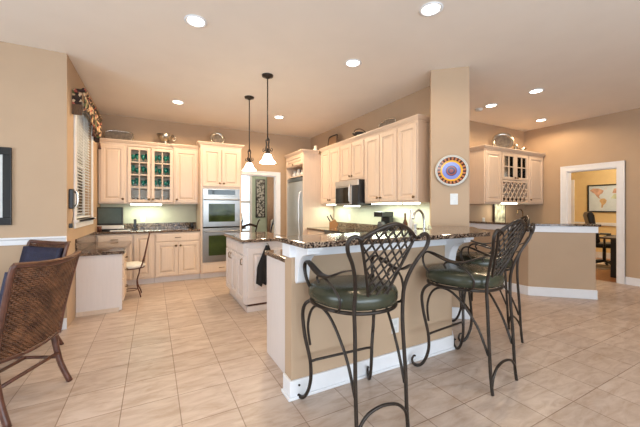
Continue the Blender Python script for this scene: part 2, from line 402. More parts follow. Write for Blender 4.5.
# ------------------------------------------------------------ office beyond the right door
struct('floor_office', box(XR, 10.4, .3, 5.3, -.1, 0), woodfl)
struct('ceiling_office', box(XR+.12, 10.4, .3, 5.3, 2.8, 2.9), ceilp)
struct('wall_office_back', box(10.3, 10.42, .3, 5.3, 0, 2.8), yellowp)
struct('wall_office_left', box(XR+.12, 10.3, 5.18, 5.3, 0, 2.8), yellowp)
struct('wall_office_right', box(XR+.12, 10.3, .3, .42, 0, 2.8), yellowp)
struct('trim_office_chair_rail', box(10.27, 10.3, .42, 5.18, .84, .92), trimw)
struct('baseboard_office', box(10.28, 10.3, .42, 5.18, 0, .15), trimw)
mb = MB().box(10.26, 10.3, 4.62, 4.74, 0, 2.08).box(10.26, 10.3, 4.26, 4.38, 0, 2.08).box(10.26, 10.3, 4.38, 4.62, 1.98, 2.08)
struct('trim_office_closet', mb, trimw)

# ------------------------------------------------------------ half walls of the bars
YF = 1.96
struct('wall_bar', MB().prism([(.83, YF), (2.44, YF), (2.98, 2.50), (2.90, 2.58), (2.395, 2.075), (.83, 2.075)], 0, 1.05), paint)
def base_path(name, pts, z0, z1, d, bev=.003):
    # strip following a poly-line, offset to the right-hand side of travel
    out = []
    for i, p in enumerate(pts):
        ns = []
        if i > 0: o = off(pts[i-1], p, 1); ns.append(o)
        if i < len(pts)-1: o = off(p, pts[i+1], 1); ns.append(o)
        if len(ns) == 2:
            sx, sy = ns[0][0]+ns[1][0], ns[0][1]+ns[1][1]; q = sx*ns[0][0]+sy*ns[0][1]
            out.append((p[0]+sx/q*d, p[1]+sy/q*d))
        else: out.append((p[0]+ns[0][0]*d, p[1]+ns[0][1]*d))
    return struct(name, MB().prism(list(pts)+out[::-1], z0, z1), trimw, bev)
bp_ = [(.83, 2.075), (.83, YF), (2.44, YF), (2.92, 2.44)]
base_path('baseboard_bar', bp_, 0, .125, .016)
base_path('baseboard_bar_shoe', [(.814, 2.075), (.814, 1.944), (2.447, 1.944), (2.93, 2.427)], 0, .02, .014, .004)
base_path('trim_bar_top', bp_, .965, 1.052, .02)
# wet-bar half wall
hb = [(4.94, YR-.002), (4.94, 2.62), (5.555, 2.045)]
hb2 = [(5.06, YR-.002), (5.06, 2.672), (5.637, 2.133)]
struct('wall_wet_bar', MB().prism(hb+hb2[::-1], 0, 1.035), paint)
base_path('baseboard_wet_bar', hb+[hb2[2]], 0, .13, .016)
base_path('trim_wet_bar', hb+[hb2[2]], .945, 1.035, .022)
top_out = [(4.89, YR-.005), (4.89, 2.598), (5.55, 1.98), (5.72, 2.15), (5.11, 2.72), (5.11, YR-.005)]
tag(MB().prism(top_out, 1.0365, 1.068).build('granite_countertop', gran, None, .004), 'brown granite ledge capping the angled half wall of the wet bar', 'countertop')

# bar slab with corbels
slab = [(.80, 1.69), (2.60, 1.69), (3.16, 2.25), (3.20, 2.415), (2.935, 2.66), (2.89, 2.635), (2.43, 2.19), (.80, 2.19)]
tag(MB().prism(slab, 1.0535, 1.09).build('granite_countertop', gran, None, .008), 'raised brown granite bar top in front of the three stools', 'countertop')
def corbel(x, label):
    pr = [(YF-.001, .80), (YF-.02, .785), (YF-.045, .80), (YF-.05, .84), (YF-.06, .90), (YF-.085, .955), (YF-.125, .985), (YF-.17, .998), (YF-.20, 1.005), (YF-.205, 1.052), (YF-.001, 1.052)]
    pr = [(a, b) for a, b in pr]
    o = thing('corbel', label, 'corbel', (x, 0, 0), 0, 'white corbels under the bar top')
    MB().extr(pr, -.045, .045, 'x').build('bracket', trimw, o, .004)
    box(-.055, .055, YF-.225, YF-.021, 1.028, 1.052).build('cap', trimw, o, .003)
corbel(.90, 'white scrolled corbel under the bar top at its left corner')
corbel(2.385, 'white scrolled corbel under the bar top behind the second stool')

splash = plain('pale_backsplash_paint', (.56, .55, .43), .6, var=.02)
struct('wall_backsplash_back', box(XW+.001, .758, YB-.004, YB, .90, 1.40), splash)
struct('wall_backsplash_side', box(XM-.004, XM, 2.90, 5.53, .90, 1.40), splash)
# ------------------------------------------------------------ cabinets
def front(root, kind, x0, x1, z0, z1, knob=None, mat=None):
    mat = mat or wood; t = .02
    if kind == 'glass':
        s = .05; mb = MB()
        mb.box(x0, x0+s, -t, 0, z0, z1).box(x1-s, x1, -t, 0, z0, z1).box(x0+s, x1-s, -t, 0, z0, z0+s).box(x0+s, x1-s, -t, 0, z1-s, z1)
        cx = (x0+x1)/2; mb.box(cx-.009, cx+.009, -t, -.004, z0+s, z1-s)
        n = 4 if z1-z0 > .7 else 2
        for i in range(1, n):
            z = z0+s+(z1-z0-2*s)*i/n; mb.box(x0+s, x1-s, -t, -.004, z-.009, z+.009)
        d = mb.build('door', mat, root, .002)
        box(x0+s, x1-s, -.0035, -.001, z0+s, z1-s).build('pane', glass, d)
    else:
        s = .055 if kind == 'door' else .022
        s = min(s, (x1-x0)*.2, (z1-z0)*.25)
        def R(q): return (x0+q, x1-q, z0+q, z1-q)
        if kind == 'door': rc = [R(0), R(0), R(.004), R(s), R(s+.004), R(s+.018), R(s+.04)]; ys = [0, -t+.004, -t, -t, -t+.015, -t+.015, -t+.003]
        else: rc = [R(0), R(0), R(.006), R(s)]; ys = [0, -t+.006, -t+.002, -t]
        d = MB().rings(rc, ys).build('door' if kind == 'door' else 'drawer', mat, root)
    if knob:
        kx, kz, km = knob[0], knob[1], (knob[2] if len(knob) > 2 else 'knob')
        if km == 'pull':
            MB().tube([(kx-.045, -t, kz), (kx-.04, -t-.025, kz), (kx+.04, -t-.025, kz), (kx+.045, -t, kz)], .0055, 6, smooth=1).build('handle', brass, d)
        elif km == 'bar':
            MB().tube([(kx, -t, kz-.035), (kx, -t-.022, kz-.03), (kx, -t-.022, kz+.03), (kx, -t, kz+.035)], .006, 6, smooth=1).build('handle', brass, d)
        else:
            MB().lathe([(.001, -t-.028), (.015, -t-.027), (.020, -t-.019), (.009, -t-.010), (.008, -t-.001)], (kx, 0, kz), 12, 'y').build('knob', brass, d)
    return d
def crown(root, w, d, z, L, R, dl=None, dr=None, hgt=.07, out=.05):
    prof = [(0, 0), (.008, 0), (.010, .015), (.028, .03), (out-.008, hgt-.02), (out, hgt-.014), (out, hgt)]
    v = []; f = []
    for o, h in prof:
        xl = -o if L else 0; xr = w+o if R else w
        v += [(xl, dl or d-.004, z+h), (xl, -o, z+h), (xr, -o, z+h), (xr, dr or d-.004, z+h)]
    for i in range(len(prof)-1):
        for k in range(3): f.append((4*i+k, 4*i+k+1, 4*i+4+k+1, 4*i+4+k))
        f.append((4*i+3, 4*i, 4*i+4, 4*i+7))
    b = 4*(len(prof)-1); f += [(b, b+1, b+2, b+3), (3, 2, 1, 0)]
    MB().add(v, f).build('crown_moulding', wood, root)
def cabinet(name, label, loc, rz, w, d, z0, z1, fronts, group=None, cr=None, toe=0, hollow=None, mat=None, toe_mat=None, shelf_n=3, cat='cabinet'):
    r = thing(name, label, cat, loc, rz, group); mat = mat or wood
    e = .001; d -= .004
    if hollow:
        t = .018; mb = MB().box(e, t, 0, d-.002, z0, z1).box(w-t, w-e, 0, d-.002, z0, z1).box(t, w-t, 0, d-.002, z1-t, z1).box(t, w-t, 0, d-.002, z0, z0+t).box(t, w-t, d-.012, d-.002, z0+t, z1-t)
        for zz in hollow: mb.box(t, w-t, .01, d-.012, zz-.009, zz+.009)
        mb.build('carcass', mat, r)
    else:
        mb = MB()
        if toe: mb.box(e, w-e, 0, d-.002, toe, z1)
        else: mb.box(e, w-e, 0, d-.002, z0, z1)
        mb.build('carcass', mat, r, .0015)
        if toe: box(e+.001, w-e-.001, .06, d-.004, .001, toe).build('toe_kick', toe_mat or woodp, r)
    for fr in fronts: front(r, *fr, mat=mat)
    if cr: crown(r, w, d, z1, *cr)
    return r
# back wall, upper run (front face at Y 6.31)
yU = 6.31; dU = YB-yU; G1 = 'upper cabinets along the back wall'
z0, z1 = 1.375, 2.395
cabinet('wall_cabinet', 'light maple wall cabinet above the small screen, beside the window', (-.80, yU, 0), 0, .40, dU, z0, z1, [('door', .03, .375, z0+.025, z1-.03, (.345, z0+.08))], G1, (True, False))
sh = [z0+.02, z0+.275, z0+.50, z0+.725]
cabinet('wall_cabinet', 'light maple wall cabinet with two glass doors showing teal glassware', (-.40, yU, 0), 0, .735, dU, z0, z1, [('glass', .015, .362, z0+.025, z1-.03, (.337, z0+.08)), ('glass', .374, .722, z0+.025, z1-.03, (.40, z0+.08))], G1, (False, False), hollow=sh[1:])
cabinet('wall_cabinet', 'light maple wall cabinet between the glass doors and the wall ovens', (.335, yU-.03, 0), 0, .425, dU+.03, z0, z1, [('door', .02, .405, z0+.025, z1-.03, (.05, z0+.08))], G1, (True, False))
# teal glassware on the shelves
def goblet(mat):
    mb = MB().lathe([(.001, 0), (.028, .002), (.026, .005), (.005, .01), (.005, .05), (.022, .065), (.032, .09), (.034, .125), (.030, .15), (.028, .15), (.031, .12), (.028, .09), (.001, .068)], (0, 0, 0), 12)
    return mb.build('goblet', mat)
g0 = None
cupm = plain('dull_pewter_cup', (.16, .12, .10), .5, .3)
rowname = {3: 'top', 2: 'second', 1: 'third'}
for ri in (1, 2, 3):
    zz = [None, z0+.275, z0+.50, z0+.725][ri]+.0095
    for i, dx in enumerate((.085, .15, .245, .31, .44, .51, .605, .665)):
        if g0 is None: o = g0 = goblet(tealg)
        else: o = g0.copy(); COL.objects.link(o)
        o.location = (-.40+dx, yU+.10+.03*(i % 2), zz); s = (1.05, .95, 1.15, .9)[(i+ri) % 4]; o.scale = (1, 1, s)
        tag(o, 'teal green glass on the %s shelf from the top behind the glass doors' % rowname[ri], 'glass', 'teal glasses on the %s glass-door shelf' % rowname[ri])
for i, dx in enumerate((.11, .19, .29, .46, .63)):
    o = MB().lathe([(.001, 0), (.03, 0), (.036, .03), (.04, .08), (.037, .08), (.03, .03), (.001, .01)], (0, 0, 0), 14).build('cup', cupm if i not in (2,) else white)
    o.location = (-.40+dx, yU+.11, z0+.0185)
    if i == 2: tag(o, 'white cup on the bottom shelf behind the left glass door', 'cup')
    else: tag(o, 'dull pewter cup on the bottom shelf behind the glass doors', 'cup', 'pewter cups on the bottom glass-door shelf')
# oven tower
yT = 6.02
tw0 = .762; tw = .745
tower = cabinet('tall_cabinet', 'tall light maple cabinet housing the double wall oven', (tw0, yT, 0), 0, tw, YB-yT, .0, 2.44,
    [('door', .035, .365, 1.70, 2.39, (.335, 1.76)), ('door', .378, .71, 1.70, 2.39, (.41, 1.76)), ('drawer', .03, .715, .115, .275, (.372, .195, 'pull'))], None, (True, True, .20), toe=.10)
ov = thing('double_wall_oven', 'stainless steel double wall oven with dark glass doors', 'oven', (tw0+.035, yT, 0))
ow = .675
box(0, ow, -.012, -.0015, .30, 1.66).build('body', steelm, ov, .002)
cp = box(.005, ow-.005, -.03, -.013, 1.525, 1.655).build('control_panel', steelm, ov, .003)
box(.09, ow-.09, -.034, -.031, 1.545, 1.64).build('display', blackg, cp)
for (a, b) in ((.955, 1.51), (.335, .925)):
    d = box(.005, ow-.005, -.045, -.013, a, b).build('door', steelm, ov, .004)
    box(.10, ow-.10, -.048, -.0455, a+.09, b-.13).build('oven_window', ovenglass, d)
    MB().tube([(.05, -.045, b-.055), (.05, -.085, b-.055), (.07, -.095, b-.055), (ow-.07, -.095, b-.055), (ow-.05, -.085, b-.055), (ow-.05, -.045, b-.055)], .011, 8, smooth=1).build('handle', steelm, d)
box(.005, ow-.005, -.02, -.013, .928, .952).build('vent', blackg, ov)
# back wall base run
yBs = 6.04; dB = YB-yBs; G2 = 'base cabinets along the back wall'
cabinet('base_cabinet', 'light maple base cabinet with drawers below the small screen', (-.80, yBs, 0), 0, .50, dB, 0, .874, [('drawer', .02, .48, .715, .855, (.25, .785, 'pull')), ('drawer', .02, .48, .12, .70, (.25, .62, 'pull'))], G2, toe=.10)
cabinet('base_cabinet', 'narrow single door base cabinet behind the desk chair', (-.30, yBs, 0), 0, .325, dB, 0, .874, [('door', .02, .285, .13, .845, None)], G2, toe=.10)
cabinet('base_cabinet', 'light maple base cabinet with one wide drawer over two doors', (.025, yBs, 0), 0, .735, dB, 0, .874, [('drawer', .015, .72, .715, .855, (.367, .785, 'pull')), ('door', .015, .36, .12, .70, (.33, .64)), ('door', .372, .72, .12, .70, (.405, .64))], G2, toe=.10)
def top(poly, z, label, th=.038, bev=.006):
    return tag(MB().prism(poly, z-th, z).build('granite_countertop', gran, None, bev), label, 'countertop')
top([(-.812, yBs-.03), (.758, yBs-.03), (.758, YB-.005), (-.812, YB-.005)], .914, 'brown granite countertop along the back wall under the small screen')
tag(box(-.79, .758, YB-.025, YB-.0045, .9155, 1.02).build('granite_backsplash', gran, None, .003), 'low granite backsplash strip on the back wall counter', 'backsplash')
# desk run along the window wall
xD = -.345
dk = cabinet('desk_cabinet', 'pale desk end cabinet with drawers beside the wicker chair', (xD, 4.66, 0), PI/2, .46, xD-XW, 0, .722, [('drawer', .03, .44, .58, .705, (.235, .645, 'pull')), ('drawer', .03, .44, .40, .565, (.235, .485, 'pull')), ('drawer', .03, .44, .12, .385, (.235, .26, 'pull'))], None, toe=.07, cat='cabinet')
box(-.012, .0, .0, xD-XW-.004, .015, .72).build('end_panel', woodp, dk)
box(-.028, -.013, .03, xD-XW-.004, .001, .05).build('base_strip', wood, dk)
top([(XW+.003, 4.615), (xD+.03, 4.615), (xD+.03, 6.008), (XW+.003, 6.008)], .76, 'low brown granite desk top in front of the window')
tag(box(XW+.003, XW+.023, 4.63, 6.007, .7615, .93).build('granite_backsplash', gran, None, .003), 'granite backsplash strip on the wall below the window', 'backsplash')
box_ = thing('desk_support_panel', 'light maple knee hole back panel below the window', 'panel', (0, 0, 0))
box(XW+.004, XW+.022, 5.125, 6.03, .001, .7205).build('panel', wood, box_)

# microwave wall, upper run: local x runs towards the camera
xU = 3.0; dM = XM-xU; G3 = 'upper cabinets along the microwave wall'
z0, z1 = 1.375, 2.42; fx = 5.535
def mwcab(y_hi, y_lo, zb, label, fronts, cr=(False, False), d=None):
    return cabinet('wall_cabinet', label, (xU, y_hi, 0), -PI/2, y_hi-y_lo, dM, zb, z1, fronts, G3, cr)
def two(w, zb): m = w/2; return [('door', .018, m-.009, zb+.025, z1-.02, (m-.038, zb+.08)), ('door', m+.009, w-.015, zb+.025, z1-.02, (m+.035, zb+.08))]
mwcab(5.535, 4.79, z0, 'maple wall cabinet between the refrigerator panel and the microwave', two(.745, z0))
mwcab(4.788, 4.06, 1.765, 'short maple wall cabinet directly above the microwave', two(.728, 1.765))
mwcab(4.058, 3.295, z0, 'two door maple wall cabinet right of the microwave', two(.763, z0))
mwcab(3.293, 2.925, z0, 'single door maple wall cabinet beside the column, nearest the camera on its wall', [('door', .015, .353, z0+.025, z1-.02, (.318, z0+.07))], (False, True))
# refrigerator enclosure
fd = .69
fe = cabinet('refrigerator_enclosure', 'tall maple enclosure around the refrigerator with a small top cabinet', (2.60, 6.42, 0), -PI/2, .885, fd, 2.16, 2.38, [('door', .03, .855, 2.175, 2.365, (.44, 2.20))], None, (False, True, None, .33))
MB().box(.001, .025, 0, fd, .001, 2.16).box(.86, .884, 0, fd, .001, 2.16).box(.025, .86, .03, fd, 1.945, 1.96).build('side_panel', wood, fe)
fr = thing('refrigerator', 'stainless steel refrigerator with a long curved handle', 'refrigerator', (2.63, 6.385, 0), -PI/2)
box(.004, .826, .03, .64, .02, 1.92).build('body', blackp, fr, .004)
for (a, b, nm, hx) in ((.006, .824, 'door', .75),):
    d = box(a, b, -.03, .029, .09, 1.84).build(nm, steelf, fr, .006)
    MB().tube([(hx, -.03, 1.62), (hx, -.075, 1.56), (hx, -.09, 1.2), (hx, -.075, .78), (hx, -.03, .72)], .014, 8, smooth=2).build('handle', steelf, d)
box(.006, .824, -.02, .029, 1.85, 1.92).build('grille', steelm, fr)
for i, (yy, hh) in enumerate(((6.2, .13), (6.0, .16), (5.8, .12))):
    o = MB().lathe([(.001, 0), (.05, 0), (.065, hh*.4), (.03, hh*.75), (.04, hh), (.033, hh), (.02, hh*.75), (.001, .02)], (0, 0, 0), 14).build('vase', white); o.location = (2.72, yy, 1.961)
    tag(o, ('white vase in the niche above the refrigerator, farthest left', 'tallest white vase in the niche above the refrigerator', 'small white vase in the niche above the refrigerator, nearest the camera')[i], 'vase', 'white vases above the refrigerator')
# base run
xB = 2.70; G4 = 'base cabinets along the microwave wall'
for (a, b, lb) in ((5.53, 4.84, 'base cabinet below the counter with the knife block'), (4.02, 3.46, 'base cabinet below the counter with the coffee maker'), (3.458, 2.98, 'base cabinet below the counter with the bottle')):
    w = a-b; m = w/2
    cabinet('base_cabinet', 'maple '+lb, (xB, a, 0), -PI/2, w, XM-xB, 0, .874, [('drawer', .015, w-.015, .715, .855, (m, .785, 'pull')), ('door', .015, m-.006, .12, .70, (m-.04, .64)), ('door', m+.006, w-.015, .12, .70, (m+.04, .64))], G4, toe=.10)
rg = thing('range', 'stainless range set in the counter under the microwave', 'stove', (2.68, 4.83, 0), -PI/2)
box(.005, .795, .0, .60, .02, .90).build('body', steelm, rg, .003)
box(.02, .78, -.03, -.001, .16, .74).build('oven_door', blackg, rg, .003)
MB().tube([(.06, -.03, .70), (.06, -.07, .70), (.74, -.07, .70), (.74, -.03, .70)], .011, 8, smooth=0).build('handle', steelm, rg)
box(.005, .795, -.01, .60, .901, .916).build('cooktop', blackg, rg, .003)
top([(xB-.03, 5.532), (xB-.03, 4.832), (XM-.005, 4.832), (XM-.005, 5.532)], .914, 'granite countertop beside the refrigerator holding the knife block')
top([(xB-.03, 4.028), (xB-.03, 2.98), (XM-.005, 2.98), (XM-.005, 4.028)], .914, 'granite countertop right of the range holding the coffee maker')
tag(box(XM-.025, XM-.0045, 2.98, 5.53, .9165, 1.02).build('granite_backsplash', gran, None, .003), 'granite backsplash strip under the microwave wall', 'backsplash')
# microwave
mw = thing('microwave', 'stainless over the range microwave with black glass door', 'microwave', (2.90, 4.79, 0), -PI/2)
mwW = .712
box(0, mwW, .0, .40, 1.345, 1.762).build('body', blackp, mw, .004)
d = box(.005, mwW*.74, -.022, -.001, 1.36, 1.665).build('door', steelf, mw, .003)
box(.035, mwW*.66, -.025, -.0225, 1.375, 1.65).build('window', blackg, d)
MB().tube([(mwW*.71, -.022, 1.68), (mwW*.71, -.055, 1.65), (mwW*.71, -.055, 1.42), (mwW*.71, -.022, 1.39)], .012, 8, smooth=1).build('handle', steelf, d)
box(mwW*.75, mwW-.005, -.022, -.001, 1.36, 1.665).build('control_panel', blackp, mw, .003)
box(.005, mwW-.005, -.022, -.001, 1.672, 1.76).build('vent', steelf, mw, .003)

# island
isl = thing('kitchen_island', 'pale maple kitchen island under the two pendants', 'island', (1.0, 4.86, 0), -PI/2)
iw, idp = 1.04, .60
box(0, iw, 0, idp, .10, .874).build('carcass', woodp, isl, .002)
box(.05, iw-.03, .05, idp-.05, .001, .10).build('toe_kick', rattan, isl)
MB().box(.03, iw-.01, .03, .049, .001, .07).box(iw-.029, iw-.01, .05, idp-.03, .001, .07).build('plinth', woodp, isl)
q = iw/3
for i in range(3):
    a = .015+q*i; b = q*(i+1)-.012
    front(isl, 'drawer', a, b, .715, .855, None, woodp)
    front(isl, 'door', a, b, .12, .70, ((b-.035 if i != 1 else a+.035), .63, 'bar'), woodp)
# raised panel on the island end facing the camera
e = thing('x', None, None); bpy.data.objects.remove(e)
R_ = lambda a, b, c, d_: (a, b, c, d_)
pe = MB().rings([(0, .54, 0, .62), (0, .54, 0, .62), (.004, .536, .004, .616), (.07, .47, .07, .55), (.076, .464, .076, .544), (.09, .45, .09, .53), (.115, .425, .115, .505)], [0, -.014, -.018, -.018, -.008, -.008, -.016]).build('end_panel', woodp, isl)
pe.location = (iw, .03, .18); pe.rotation_euler = (0, 0, PI/2)
top([(.955, 3.77), (1.64, 3.77), (1.64, 4.90), (.955, 4.90)], .914, 'brown granite top of the small kitchen island')
# towel on a hook on the island end
tw_ = thing('dish_towel', 'dark dish towel hanging from a knob on the island end', 'towel', (1.275, 3.80, .86))
mb = MB(); nn = 14; rows = 12; vs = []
for j in range(rows+1):
    t = j/rows; wd = .02+.095*min(1, t*1.8)
    for i in range(nn+1):
        u = i/nn*2-1; x = u*wd-.03*t; z = -.03-.50*t*(1-.16*abs(u)) - (.05 if u < -.3 else 0)*t
        vs.append((x, -.030-.012*math.sin(u*9)*t-.005*math.cos(u*4), z))
m0 = len(vs); vs += [(x, y+.012, z) for x, y, z in vs]
fs = []
for j in range(rows):
    for i in range(nn):
        a = j*(nn+1)+i; fs += [(a, a+1, a+nn+2, a+nn+1), (m0+a, m0+a+nn+1, m0+a+nn+2, m0+a+1)]
for i in range(nn):
    a = i; b = rows*(nn+1)+i; fs += [(a, m0+a, m0+a+1, a+1), (b, b+1, m0+b+1, m0+b)]
for j in range(rows):
    a = j*(nn+1); b = a+nn; fs += [(a, a+nn+1, m0+a+nn+1, m0+a), (b, m0+b, m0+b+nn+1, b+nn+1)]
mb.add(vs, fs, True); mb.build('cloth', towelm, tw_)
MB().tube([(0, .018, -.01), (0, -.03, -.01), (0, -.045, -.02), (0, -.045, -.04)], .005, 6, smooth=1).build('hook', brass, tw_)

# sink cabinet on the kitchen side of the bar
sk = thing('sink_cabinet', 'pale end panel cabinet on the kitchen side of the bar', 'cabinet', (0, 0, 0))
MB().prism([(.92, 2.078), (2.385, 2.078), (2.78, 2.475), (2.78, 2.70), (.92, 2.70)], .08, .874).build('carcass', woodp, sk, .002)
box(.95, 2.28, 2.10, 2.64, .001, .08).build('toe_kick', rattan, sk)
box(.905, .919, 2.078, 2.70, .001, .873).build('end_panel', woodp, sk)
for i in range(3):
    a = .96+.45*i; d = MB().rings([(-a-.42, -a, .12, .70), (-a-.42, -a, .12, .70), (-a-.36, -a-.06, .18, .64), (-a-.35, -a-.07, .19, .63)], [0, -.02, -.02, -.012]).build('door', wood, sk)
    d.rotation_euler = (0, 0, PI); d.location = (0, 2.702, 0)
top([(.895, 2.078), (2.385, 2.078), (2.80, 2.495), (2.80, 2.74), (.895, 2.74)], .914, 'lower granite sink counter behind the raised bar top')
# faucet on the sink counter
fa = thing('kitchen_faucet', 'chrome gooseneck faucet showing above the bar top left of the column', 'faucet', (2.53, 2.38, .9145), 0)
MB().lathe([(.001, 0), (.03, 0), (.03, .01), (.022, .02), (.02, .11), (.024, .13), (.02, .15), (.001, .15)], (0, 0, 0), 16).build('base', chrome, fa)
MB().tube([(0, 0, .14), (0, 0, .24), (-.02, 0, .32), (-.07, 0, .36), (-.13, 0, .34), (-.16, 0, .27)], [.013, .013, .013, .012, .012, .014], 10, smooth=2).build('spout', chrome, fa)
MB().tube([(.02, 0, .10), (.05, 0, .12), (.065, 0, .20)], [.009, .008, .007], 8, smooth=1).build('lever', chrome, fa)
sp_ = MB().lathe([(.001, 0), (.028, 0), (.03, .02), (.028, .14), (.012, .18), (.012, .21), (.02, .215), (.02, .23), (.001, .235)], (0, 0, 0), 16).build('soap_dispenser', white)
sp_.location = (2.29, 2.27, .9145); tag(sp_, 'white soap dispenser bottle beside the kitchen faucet', 'bottle')

# ------------------------------------------------------------ wet bar at right
yW = 3.47; dW = YR-yW; G5 = 'upper cabinets above the wet bar'
z0, z1 = 1.375, 2.34
cabinet('wall_cabinet', 'maple wall cabinet left of the wine rack above the wet bar', (5.15, yW, 0), 0, .50, dW, z0, z1, [('door', .03, .48, z0+.03, z1-.02, None)], G5, (True, False))
wc = cabinet('wall_cabinet', 'maple wall cabinet with small glass doors above a wine lattice', (5.652, yW, 0), 0, .858, dW, 1.40, z1, [('glass', .02, .424, 1.83, z1-.02, (.39, 1.87)), ('glass', .434, .838, 1.83, z1-.02, (.468, 1.87))], G5, (False, False), hollow=[1.80, 2.08])
mb = MB(); X0, X1, Z0, Z1 = .03, .828, 1.425, 1.785
mb.box(.001, .857, -.018, 0, 1.40, 1.425).box(.001, .857, -.018, 0, 1.785, 1.82).box(.001, .03, -.018, 0, 1.425, 1.785).box(.828, .857, -.018, 0, 1.425, 1.785)
def clipline(cx, sl):      # x = cx + (z-Z0)*sl
    pts = []
    for i in range(61):
        z = Z0+(Z1-Z0)*i/60; x = cx+(z-Z0)*sl
        if X0 <= x <= X1: pts.append((x, z))
    return pts
for i in range(-4, 13):
    for sl in (.80, -.80):
        p = clipline(X0-.05+i*.13+(0 if sl > 0 else .065), sl)
        if len(p) > 2:
            (xa, za), (xb, zb) = p[0], p[-1]; n = Vector((zb-za, 0, xa-xb)).normalized()*.010
            v = [(xa-n.x, y, za-n.z) for y in (-.012, -.001)]+[(xa+n.x, y, za+n.z) for y in (-.012, -.001)]+[(xb-n.x, y, zb-n.z) for y in (-.012, -.001)]+[(xb+n.x, y, zb+n.z) for y in (-.012, -.001)]
            mb.add(v, [(0, 1, 3, 2), (4, 6, 7, 5), (0, 4, 5, 1), (2, 3, 7, 6), (0, 2, 6, 4), (1, 5, 7, 3)])
mb.build('wine_lattice', wood, wc)
cabinet('wall_cabinet', 'maple wall cabinet in the corner right of the wine rack', (6.512, yW, 0), 0, .565, dW, z0, z1, [('door', .03, .53, z0+.03, z1-.02, (.06, z0+.09))], G5, (False, False))
for i in range(5):
    o = MB().lathe([(.001, 0), (.036, 0), (.036, .18), (.014, .22), (.014, .28), (.001, .28)], (0, 0, 0), 14, 'y').build('wine_bottle', plain('wine_glass_%d' % i, (.03, .012, .01), .2))
    o.location = (5.80+.13*i, yW+.03, 1.4555); tag(o, 'dark wine bottle lying at the bottom of the wine lattice', 'bottle', 'wine bottles in the lattice')
for i in range(6):
    o = g0.copy(); COL.objects.link(o); o.data = g0.data.copy(); o.data.materials[0] = white; o.location = (5.75+.125*i, yW+.15, 1.8095)
    o.name = 'wine_glass'; tag(o, 'pale wine glass behind the small glass doors of the wet bar', 'glass', 'wine glasses above the wine rack')
# base + counter
G6 = 'base cabinets of the wet bar'
for i, (a, b) in enumerate(((5.13, 5.78), (5.782, 6.43), (6.432, 7.08))):
    w = b-a; m = w/2
    cabinet('base_cabinet', 'maple wet bar base cabinet, %s' % ('next to the half wall', 'middle of three', 'in the corner')[i], (a, 3.25, 0), 0, w, YR-3.25, 0, .874, [('drawer', .015, w-.015, .715, .855, (m, .785, 'pull')), ('door', .015, m-.006, .12, .70, (m-.04, .64)), ('door', m+.006, w-.015, .12, .70, (m+.04, .64))], G6, toe=.10)
top([(5.112, 3.22), (7.085, 3.22), (7.085, YR-.003), (5.112, YR-.003)], .914, 'granite wet bar counter behind the half wall')
fp = thing('framed_picture', 'framed picture of flowering branches standing on the wet bar counter', 'picture', (6.17, 3.815, .9145), 0)
box(-.20, .20, 0, .02, .0, .58).build('frame', espresso, fp, .003)
artm = plain('branch_print', (.62, .58, .42), .6, var=.75, scale=14, stretch=(1, 1, .6))
box(-.165, .165, -.003, -.001, .035, .545).build('print', artm, fp)
fg = thing('bar_faucet', 'brass gooseneck faucet at the wet bar', 'faucet', (6.62, 3.62, .9145))
MB().lathe([(.001, 0), (.026, 0), (.024, .015), (.014, .03), (.013, .05), (.001, .05)], (0, 0, 0), 14).build('base', brass, fg)
MB().tube([(0, 0, .04), (0, 0, .26), (-.03, 0, .33), (-.10, 0, .36), (-.17, 0, .33), (-.19, 0, .26)], .011, 8, smooth=2).build('spout', brass, fg)
# ------------------------------------------------------------ lights that are things
def spot(name, loc, power, parent, col=(1, .74, .46), size=2.95, blend=.35, rad=.05):
    l = bpy.data.lights.new(name, 'SPOT'); l.energy = power; l.color = col; l.spot_size = size; l.spot_blend = blend; l.shadow_soft_size = rad
    o = bpy.data.objects.new(name, l); COL.objects.link(o); o.parent = parent; o.location = loc; return o
def point(name, loc, power, parent, col=(1, .80, .58), rad=.04):
    l = bpy.data.lights.new(name, 'POINT'); l.energy = power; l.color = col; l.shadow_soft_size = rad
    o = bpy.data.objects.new(name, l); COL.objects.link(o); o.parent = parent; o.location = loc; return o
RL = [((.336, 2.953), 'round recessed ceiling light at the upper left, nearest the camera on the left'), ((2.043, 1.848), 'large bright recessed ceiling light above the bar stools'),
      ((2.018, 2.958), 'recessed ceiling light left of the column top'), ((2.024, 5.351), 'recessed ceiling light right of the pendants, near the back wall'),
      ((.345, 5.342), 'recessed ceiling light above the glass door cabinet'), ((4.823, 3.127), 'recessed ceiling light beside the smoke detector'),
      ((4.787, 2.437), 'recessed ceiling light in front of the wet bar, nearest the camera there'), ((6.448, 3.196), 'recessed ceiling light in front of the corner wall cabinet')]
for (x, y), lb in RL:
    r = thing('recessed_light', lb, 'ceiling light', (x, y, H), 0, 'recessed ceiling lights')
    MB().lathe([(.095, -.0005), (.098, -.006), (.078, -.010), (.070, -.0005)], (0, 0, 0), 28).build('trim_ring', trimw, r)
    MB().lathe([(.001, -.004), (.068, -.004), (.068, -.001), (.001, -.001)], (0, 0, 0), 24).build('lens', downglow, r)
    spot('lamp', (0, 0, -.02), 110 if y > 3.3 else (44 if x > 4 else 24), r)
sd = thing('smoke_detector', 'small white round smoke detector on the ceiling', 'smoke detector', (4.816, 3.333, H))
MB().lathe([(.001, -.035), (.045, -.034), (.06, -.02), (.062, -.0005)], (0, 0, 0), 24).build('cover', white, sd)
